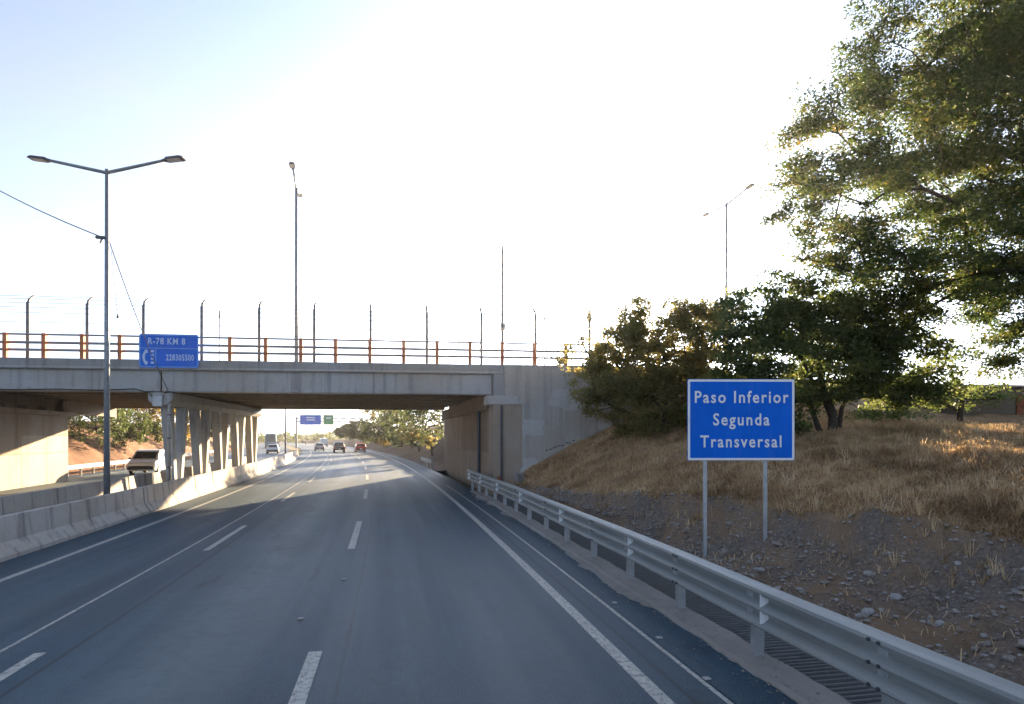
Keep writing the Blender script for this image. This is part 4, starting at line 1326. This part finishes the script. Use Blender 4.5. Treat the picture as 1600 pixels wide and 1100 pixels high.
pts = crown_points(ells, 3.0, 3, 0.22, 0.55)
trunk_line = [tb, tb + Vector((-0.1, 0.05, 1.6)), at(1690, 520, TZ), at(1675, 430, TZ), at(1640, 340, TZ), at(1600, 250, TZ)]
skeleton(big, [trunk_line], pts[::4], M['bark'], 0.34, "trunk", 0.010, 0.55)
edge_x = at(1330, 300, TZ)
def big_hue(c):
    u_ = ((c[:, 0] * RT.x + c[:, 1] * RT.y) / (c[:, 0] * FW.x + c[:, 1] * FW.y)) * F_PX + 800
    return np.where(u_ < 1330, 0.14, 0.0) * RNG.random(len(c)) + np.where(RNG.random(len(c)) < 0.02, 0.30, 0.0)  # left-edge leaves tinted yellower: sunlight put into their colour; few clumps randomly orange
leaf_cloud("crown", pts, M['leaf_big'], big, 0.098, [random.uniform(0.34, 0.75) for _ in pts], 230, 0.5, 0.15, big_hue, 5, 0.48)
print('BIG',len(pts)); print("big tree clumps", len(pts))

# dark shrubby tree behind the roadside sign
DZ = 20.0
db = at(1300, 672, DZ); db.z = hill_at(db) - 0.1
dark = empty("tree", db); dark.location = (0, 0, 0)
tag(dark, "dark low multi-stemmed tree on the hilltop behind the blue road sign", "tree")
ells = [px_ell(1260, 555, DZ, 135, 85, 2.2), px_ell(1190, 500, DZ, 80, 52, 1.6), px_ell(1390, 570, DZ, 110, 62, 1.9), px_ell(1330, 500, DZ, 130, 62, 2.0), px_ell(1190, 600, DZ, 80, 70, 1.6), px_ell(1440, 610, DZ, 50, 25, 1.2), px_ell(1225, 625, DZ, 80, 45, 1.5), px_ell(1135, 630, DZ + 1, 60, 50, 1.4), px_ell(1375, 618, DZ + 0.5, 75, 34, 1.3)]
pts = crown_points(ells, 5.0, 8, 0.30, 0.8)
skeleton(dark, [[db, db + Vector((0.05, 0, 0.6)), at(1290, 620, DZ), at(1280, 580, DZ)]], pts[::4], M['bark'], 0.15, "trunk", 0.008, 0.55)
for dx in (-0.35, 0.3):
    mb = MB(); mb.tube([db + Vector((dx, 0.1, 0)), db + Vector((dx * 1.8, 0.2, 0.9)), db + Vector((dx * 3.2, 0.1, 2.0))], [0.10, 0.07, 0.04], 6); mb.build("stem", M['bark'], dark, True)
leaf_cloud("crown", pts, M['leaf_dark'], dark, 0.115, [random.uniform(0.30, 0.62) for _ in pts], 170, 0.6, 0.1, None, 9, 0.5)
print("dark tree clumps", len(pts))

# dusty bushes in front of the wing wall
def bush(bx, z, ells_px, label, mat, dens, seed, size=0.11, per=70, gap=0.2, twig_px=()):
    b = at(bx, 682, z); b.z = hill_at(b) - 0.1
    r_ = empty("bush", b); r_.location = (0, 0, 0); tag(r_, label, "bush")
    ells = [px_ell(x, y, z, rx, ry, dp) for x, y, rx, ry, dp in ells_px]
    pts = crown_points(ells, dens, seed, gap, 0.8)
    tips = pts[::5]
    tw = []
    rr = random.Random(seed + 50)
    for x0, x1, y0, y1, n in twig_px:
        for _ in range(n): tw.append(at(rr.uniform(x0, x1), rr.uniform(y0, y1), z + rr.uniform(-1, 1)))
    skeleton(r_, [[b, b + Vector((0, 0, 0.4)), b + Vector((0.1, 0, 0.9))]], tips + tw, M['bark'], 0.10, "stems", 0.007, 0.5)
    lp = list(pts); sp = [rr.uniform(0.25, 0.5) for _ in pts]
    leaf_cloud("foliage", lp, mat, r_, size, sp, per, 0.75, 0.1, None, seed, 0.5)
    if tw:
        leaf_cloud("twig_leaves", tw, mat, r_, size * 0.9, [rr.uniform(0.15, 0.4) for _ in tw], 16, 1.2, 0.0, None, seed + 1, 0.5)
    return r_


bush(1035, 24.5, [(1040, 545, 95, 75, 2.0), (990, 565, 75, 65, 1.7), (1085, 530, 60, 55, 1.5), (1030, 625, 70, 70, 1.5), (1095, 610, 75, 75, 1.6), (1010, 500, 50, 35, 1.2), (1110, 490, 55, 30, 1.2)],
     "dusty green bush with bare upper twigs in front of the low sun", M['leaf_bush'], 6.0, 15, 0.105, 130, 0.34, [(985, 1165, 450, 520, 150)])
bush(988, 26.3, [(950, 640, 36, 26, 1.0), (940, 585, 55, 48, 1.3), (965, 545, 55, 48, 1.3), (905, 560, 42, 30, 1.0), (930, 620, 42, 30, 1.0), (985, 615, 60, 62, 1.4), (1000, 660, 45, 35, 1.2)],
     "pale sunlit bush hanging over the wing wall at the railing end", M['leaf_bush'], 6.2, 23, 0.105, 110, 0.34, [(870, 960, 480, 560, 40)])

bush(1500, 21.0, [(1490, 618, 55, 26, 1.0), (1545, 605, 50, 22, 1.0), (1450, 635, 40, 22, 0.9)],
     "low leafy shrub growing in front of the hilltop hut", M['leaf_dark'], 5.0, 63, 0.10, 90, 0.3)
# low hut on the hilltop at the right edge
hp = at(1560, 650, 23.5)
hut = empty("hut", (hp.x, hp.y, hill_at(hp) - 0.45), -YAW + R(8)); tag(hut, "low weathered hut with a grey sheet roof on the hilltop, under the big tree", "hut")
mb = MB(); mb.cbox((0.6, 1.6, 0.75), (4.2, 3.0, 1.5), 0.03); mb.build("wall", M['hutwall'], hut)
mb = MB(); mb.hexa([(-1.8, -0.15, 1.5), (3.0, -0.15, 1.5), (3.0, 3.4, 1.75), (-1.8, 3.4, 1.75), (-1.8, -0.15, 1.58), (3.0, -0.15, 1.58), (3.0, 3.4, 1.83), (-1.8, 3.4, 1.83)]); mb.build("roof", M['hutroof'], hut)
mb = MB(); mb.cbox((1.3, 0.08, 0.62), (0.8, 0.06, 1.15), 0.01); mb.build("door", M['rust'], hut)

# trees beyond the overpass
def far_tree(px, py, z, rx, ry, label, mat, seed, grp, base_z=None, size=0.32, per=34, dens=0.42):
    c = at(px, py, z); rxm, rzm = rx / F_PX * z, ry / F_PX * z
    b = Vector((c.x, c.y, base_z if base_z is not None else c.z - rzm * 1.3))
    r_ = empty("tree", b); r_.location = (0, 0, 0); tag(r_, label, "tree", grp)
    rr = random.Random(seed)
    ells = [(c, (rxm, rxm * 0.9, rzm))]
    for _ in range(4):
        a = rr.uniform(0, 6.28)
        ells.append((c + RT * rxm * 0.6 * math.cos(a) + Vector((0, 0, rzm * 0.5 * math.sin(a))) + FW * rr.uniform(-.5, .5), (rxm * 0.5, rxm * 0.5, rzm * 0.55)))
    vol = sum(4.19 * e[1][0] * e[1][1] * e[1][2] for e in ells)
    pts = crown_points(ells, min(3.0, 150.0 / max(1.0, vol)), seed, 0.25, 0.6)
    skeleton(r_, [[b, b.lerp(c, 0.4), b.lerp(c, 0.75)]], pts[::6], M['bark'], 0.12, "trunk", 0.02)
    leaf_cloud("crown", pts, mat, r_, size * z / 80, [rr.uniform(0.16, 0.30) * rxm for _ in pts], per, 0.8, 0.1, None, seed, 0.55)
    return r_


RIGHTG, LEFTG = "trees on the right slope beyond the overpass", "trees on the left slope beyond the overpass"
far_tree(665, 655, 66, 44, 34, "dark green tree nearest the right abutment, beyond the overpass", M['leaf_far'], 31, RIGHTG, 2.5)
far_tree(624, 660, 80, 36, 30, "broad green tree framed in the middle of the right slope beyond the overpass", M['leaf_far'], 32, RIGHTG, 3.0)
far_tree(590, 668, 94, 26, 24, "rounded olive tree on the right slope above the red car", M['leaf_far'], 33, RIGHTG, 2.5)
far_tree(563, 673, 114, 22, 18, "small olive tree left of the rounded one on the right slope", M['leaf_far'], 34, RIGHTG, 2.5)
far_tree(541, 674, 135, 17, 11, "lowest and farthest tree of the right slope, near the bend", M['leaf_far'], 35, RIGHTG, 2.0)
far_tree(600, 640, 125, 34, 26, "tall yellowish tree rising behind the right slope trees", M['leaf_yellow'], 36, RIGHTG, 3.0)
far_tree(645, 676, 62, 24, 12, "low pale shrub at the foot of the dark tree on the right slope", M['leaf_bush'], 37, RIGHTG, 1.5)
far_tree(675, 690, 58, 20, 11, "brown-green shrub low on the slope beside the short guardrail", M['leaf_bush'], 38, RIGHTG, 0.8, 0.3)
far_tree(655, 688, 66, 22, 10, "low olive shrub halfway along the right slope beyond the overpass", M['leaf_far'], 39, RIGHTG, 1.0, 0.3)
far_tree(628, 688, 82, 22, 9, "dark low shrub under the broad tree on the right slope", M['leaf_far'], 40, RIGHTG, 1.2, 0.3)
far_tree(602, 690, 96, 18, 7, "yellowish low shrub above the roadside near the red car", M['leaf_yellow'], 47, RIGHTG, 1.0, 0.3)
far_tree(150, 658, 52, 46, 36, "dark green tree beside the left abutment", M['leaf_far'], 41, LEFTG, 3.0, 0.30)
far_tree(198, 664, 58, 34, 32, "bright green tree behind the lamp post on the left slope", M['leaf_far'], 42, LEFTG, 3.0, 0.30)
far_tree(224, 652, 68, 38, 34, "yellow-leaved tree between the lamp post and the pier", M['leaf_yellow'], 43, LEFTG, 3.2, 0.32)
far_tree(243, 672, 62, 26, 22, "small dark shrub tree just left of the first pier", M['leaf_far'], 44, LEFTG, 3.0, 0.3)
far_tree(286, 660, 76, 36, 34, "yellow-leaved tree seen between the first pier legs", M['leaf_yellow'], 45, LEFTG, 3.2, 0.32)
far_tree(330, 668, 92, 24, 18, "green tree seen between the second and third piers", M['leaf_far'], 46, LEFTG, 2.8)

# far-off wood along the horizon
pts = []
rr = random.Random(77)
for k in range(520):
    px = rr.uniform(300, 640); z = rr.uniform(240, 380)
    top = 679 + 6 * nz(px, 0, 0, 0.02) + 3 * nz(px, 3, 0, 0.11)
    pts.append(at(px, rr.uniform(top, 693), z))
o = leaf_cloud("distant_wood", pts, M['leaf_far'], None, 1.2, [rr.uniform(1.5, 3.0) for _ in pts], 26, 0.7, 0, None, 78, 0.6)
tag(o, "hazy belt of distant trees along the horizon", "trees", None, "stuff")

# dry grass on the embankment
def blades(name, n, seed, region, hmin, hmax, parent, accept):
    g = np.random.default_rng(seed); P = []
    while len(P) < n:
        l = g.uniform(*region[0]); s = g.uniform(*region[1])
        if g.random() < accept(l, s): P.append((l + bend(s), s, hill_h(l, s)))
    c = np.array(P); n = len(c)
    ang = g.random(n) * 2 * np.pi; d = np.stack([np.cos(ang), np.sin(ang), np.zeros(n)], 1)
    side = np.stack([-np.sin(ang), np.cos(ang), np.zeros(n)], 1)
    h = g.uniform(hmin, hmax, n)[:, None]; w = g.uniform(0.005, 0.011, n)[:, None]; lean = g.uniform(0.4, 1.7, n)[:, None]
    up = np.array([[0, 0, 1.0]])
    c = c - up * 0.02
    mid = c + up * h * 0.6 + d * h * lean * 0.35; tip = c + up * h * np.maximum(0.25, 1.0 - 0.38 * lean) + d * h * lean
    v = np.stack([c - side * w, c + side * w, mid + side * w * 0.8, mid - side * w * 0.8, tip], 1).reshape(-1, 3)
    i = np.arange(n)[:, None] * 5
    f = np.concatenate([i + np.array([[0, 1, 2]]), i + np.array([[0, 2, 3]]), i + np.array([[3, 2, 4]])], 0)
    patch = np.array([0.5 + 0.7 * nz(p[0], p[1], 2, 0.6) + 0.5 * nz(p[0], p[1], 5, 2.3) for p in c])
    hue = np.clip(patch * 0.7 + 0.4 * (g.random(n) - 0.3), 0.02, 0.98)
    uvv = np.repeat(np.stack([hue, g.random(n)], 1), 3, axis=0)
    uv = np.concatenate([uvv, uvv, uvv], 0)
    o = link(name, np_mesh(name, v, f, M['grass'], uv), parent)
    return o


def grass_ok(l, s):
    c = hill_cover(l, s)
    return (0.12 + 0.88 * max(0, min(1, 0.5 + 0.9 * nz(l, s, 30, 0.9) + 0.7 * nz(l, s, 33, 2.6)))) * (1.0 if c > 0.6 else (0.10 if l > edge_l(s) - 0.8 else 0.035))


gnear = blades("dry_grass", 95000, 91, ((5.6, 18.0), (1.5, 14.0)), 0.07, 0.22, None, grass_ok)
tag(gnear, "dry straw-coloured grass covering the right embankment", "grass", None, "stuff")
gfar = blades("dry_grass", 75000, 92, ((5.6, 18.0), (14.0, 29.0)), 0.08, 0.25, None, grass_ok)
tag(gfar, "dry brown grass on the slope running up to the wing wall", "grass", None, "stuff")

def tufts(name, n, seed, region, parent):
    """bigger splayed tussocks and dead weed stalks among the short grass"""
    g = np.random.default_rng(seed); P = []
    while len(P) < n:
        l = g.uniform(*region[0]); s = g.uniform(*region[1])
        if l > edge_l(s) - 0.5 and nz(l, s, 40, 0.7) > 0.02: P.append((l + bend(s), s, hill_h(l, s)))
    V = []; F = []; U = []; k = 0
    for p in P:
        p = np.array(p); hue = g.uniform(0.05, 0.95); hgt = g.uniform(0.16, 0.42)
        for _ in range(int(g.integers(10, 20))):
            a = g.random() * 6.283; d = np.array([math.cos(a), math.sin(a), 0]); sd = np.array([-d[1], d[0], 0]); h = hgt * g.uniform(0.5, 1.1); ln = g.uniform(0.15, 1.1)
            b0 = p + d * g.uniform(0, 0.05) - np.array([0, 0, 0.03]); w = g.uniform(0.003, 0.007)
            m_ = b0 + d * h * ln * 0.4 + np.array([0, 0, h * 0.65]); t_ = b0 + d * h * ln + np.array([0, 0, h * max(0.35, 1 - 0.4 * ln)])
            V += [b0 - sd * w, b0 + sd * w, m_ + sd * w * .8, m_ - sd * w * .8, t_]
            F += [(k, k + 1, k + 2), (k, k + 2, k + 3), (k + 3, k + 2, k + 4)]; k += 5
            U += [(min(0.98, max(0.02, hue + g.uniform(-.15, .15))), 0.5)] * 9
    return link(name, np_mesh(name, np.array(V), np.array(F), M['grass'], np.array(U)), parent)


tf = tufts("grass_tussocks", 2600, 55, ((5.8, 18.0), (2.0, 28.5)), None)
tag(tf, "taller dry tussocks scattered over the right embankment", "grass", None, "stuff")

# stones in the cut
def stone_mesh(name, seed, mat, sub=1):
    import bmesh
    bm = bmesh.new(); bmesh.ops.create_icosphere(bm, subdivisions=sub, radius=1.0)
    rr = random.Random(seed); sx, sy, sz = rr.uniform(.8, 1.3), rr.uniform(.7, 1.1), rr.uniform(.45, .75)
    for v_ in bm.verts:
        k = 1 + 0.28 * noise.noise(v_.co * 1.3 + Vector((seed * 3.1, 0, 0)))
        v_.co = Vector((v_.co.x * sx * k, v_.co.y * sy * k, v_.co.z * sz * k))
    me = bpy.data.meshes.new(name); bm.to_mesh(me); bm.free()
    me.materials.append(mat)
    return me


sm_ = [stone_mesh("stone", i, M['stone'] if i % 3 else M['stone_pale'], 2) for i in range(8)]
rr = random.Random(19)
for k in range(150):
    s = rr.uniform(3, 17); e = edge_l(s)
    l = rr.uniform(5.8, e - 0.1)
    r_ = 0.035 + 0.075 * rr.random() ** 2.2
    o = link("stone", sm_[k % 8], hill, (l + bend(s), s, hill_h(l, s) + r_ * 0.15), (rr.uniform(-.3, .3), rr.uniform(-.3, .3), rr.uniform(0, 6.28)))
    o.scale = (r_, r_, r_)
base = stone_mesh("pebble", 3, M['stone'], 1)
bv = np.array([tuple(v_.co) for v_ in base.vertices]); bfc = np.array([tuple(p_.vertices) for p_ in base.polygons])
def gravel(name, n, seed, mat, lo, hi, region):
    g = np.random.default_rng(seed); V = []; F = []
    k = 0
    while k < n:
        s = g.uniform(*region); e = edge_l(s); l = g.uniform(5.6, e + 0.15)
        r_ = lo + (hi - lo) * g.random() ** 2
        a = g.random() * 6.28; ca, sa = math.cos(a), math.sin(a)
        w = bv * r_ * g.uniform(0.7, 1.25, 3)
        w = np.stack([w[:, 0] * ca - w[:, 1] * sa, w[:, 0] * sa + w[:, 1] * ca, w[:, 2]], 1) + np.array([l + bend(s), s, hill_h(l, s) + r_ * 0.1])
        V.append(w); F.append(bfc + k * len(bv)); k += 1
    o = link(name, np_mesh(name, np.concatenate(V), np.concatenate(F), mat), hill)
    o["kind"] = "stuff"
    return o
gravel("gravel", 7500, 5, M['stone'], 0.010, 0.055, (1.5, 24))
gravel("gravel", 1500, 6, M['stone_pale'], 0.010, 0.045, (1.5, 24))

gg = np.random.default_rng(44); V = []; F = []
for k in range(2600):
    s = gg.uniform(1.5, 26); l = 4.02 + gg.normal() * 0.10 if gg.random() < 0.7 else gg.uniform(3.4, 4.42)
    r_ = 0.004 + 0.014 * gg.random() ** 3
    V.append(bv * r_ * gg.uniform(0.7, 1.2, 3) + np.array([l + bend(s), s, (0.058 if l > 4.04 else 0.012) + r_ * 0.3])); F.append(bfc + k * len(bv))
o = link("grit", np_mesh("grit", np.concatenate(V), np.concatenate(F), M['stone']), kerb); o["kind"] = "stuff"
# rubble where the guardrail meets the abutment
sl = MB().cbox((0, 0, 0.28), (0.10, 0.45, 0.56), 0.02)
slm = sl.mesh("slab", M['kerb'])
for px, py, z, tl, lab in ((806, 752, 28.2, 0.35, "broken concrete slab leaning left behind the guardrail end"), (818, 752, 27.6, -0.45, "broken concrete slab leaning right behind the guardrail end")):
    p = at(px, py, z); o = link("concrete_slab", slm, None, (p.x, p.y, max(0.0, hill_at(p)) - 0.02), (0, tl, 0.6)); tag(o, lab, "slab")
p = at(780, 745, 28.6)
o = MB().tube([(0, 0, 0), (0, 0, 0.75), (0, 0, 0.78)], [0.10, 0.10, 0.05], 10).build("iron_stub", M['rust'], None, True, (p.x, p.y, 0.0)); tag(o, "short rusty iron stub standing at the foot of the wing wall", "bollard")
db_ = MB()
for k in range(40):
    s = rr.uniform(24.2, 29.5); l = rr.uniform(3.5, 4.6); r_ = rr.uniform(0.02, 0.09)
    db_.cbox(rd(l, s, 0.02), (r_ * 2, r_ * 1.5, r_), r_ * 0.3, rr.uniform(0, 3))
o = db_.build("rubble", M['ditch']); tag(o, "scattered dark rubble on the shoulder by the abutment corner", "rubble", None, "stuff")
# air: thin dusty haze that glows round the low sun
hz = MB().hexa([(-1600, -700, -1.4), (1600, -700, -1.4), (1600, 2700, -1.4), (-1600, 2700, -1.4), (-1600, -700, 30), (1600, -700, 30), (1600, 2700, 30), (-1600, 2700, 30)])
hm_ = bpy.data.materials.new("thin_haze"); hm_.use_nodes = True
hn = hm_.node_tree.nodes; hn.remove(hn["Principled BSDF"])
pv = hn.new("ShaderNodeVolumePrincipled"); pv.inputs["Color"].default_value = (0.95, 0.96, 1.0, 1); pv.inputs["Density"].default_value = 0.00027; pv.inputs["Anisotropy"].default_value = 0.7
hm_.node_tree.links.new(pv.outputs[0], hn["Material Output"].inputs["Volume"])
hzo = hz.build("haze", hm_); tag(hzo, "thin dusty haze in the air around the low sun", "haze", None, "stuff")
print("DONE", len(bpy.data.objects))
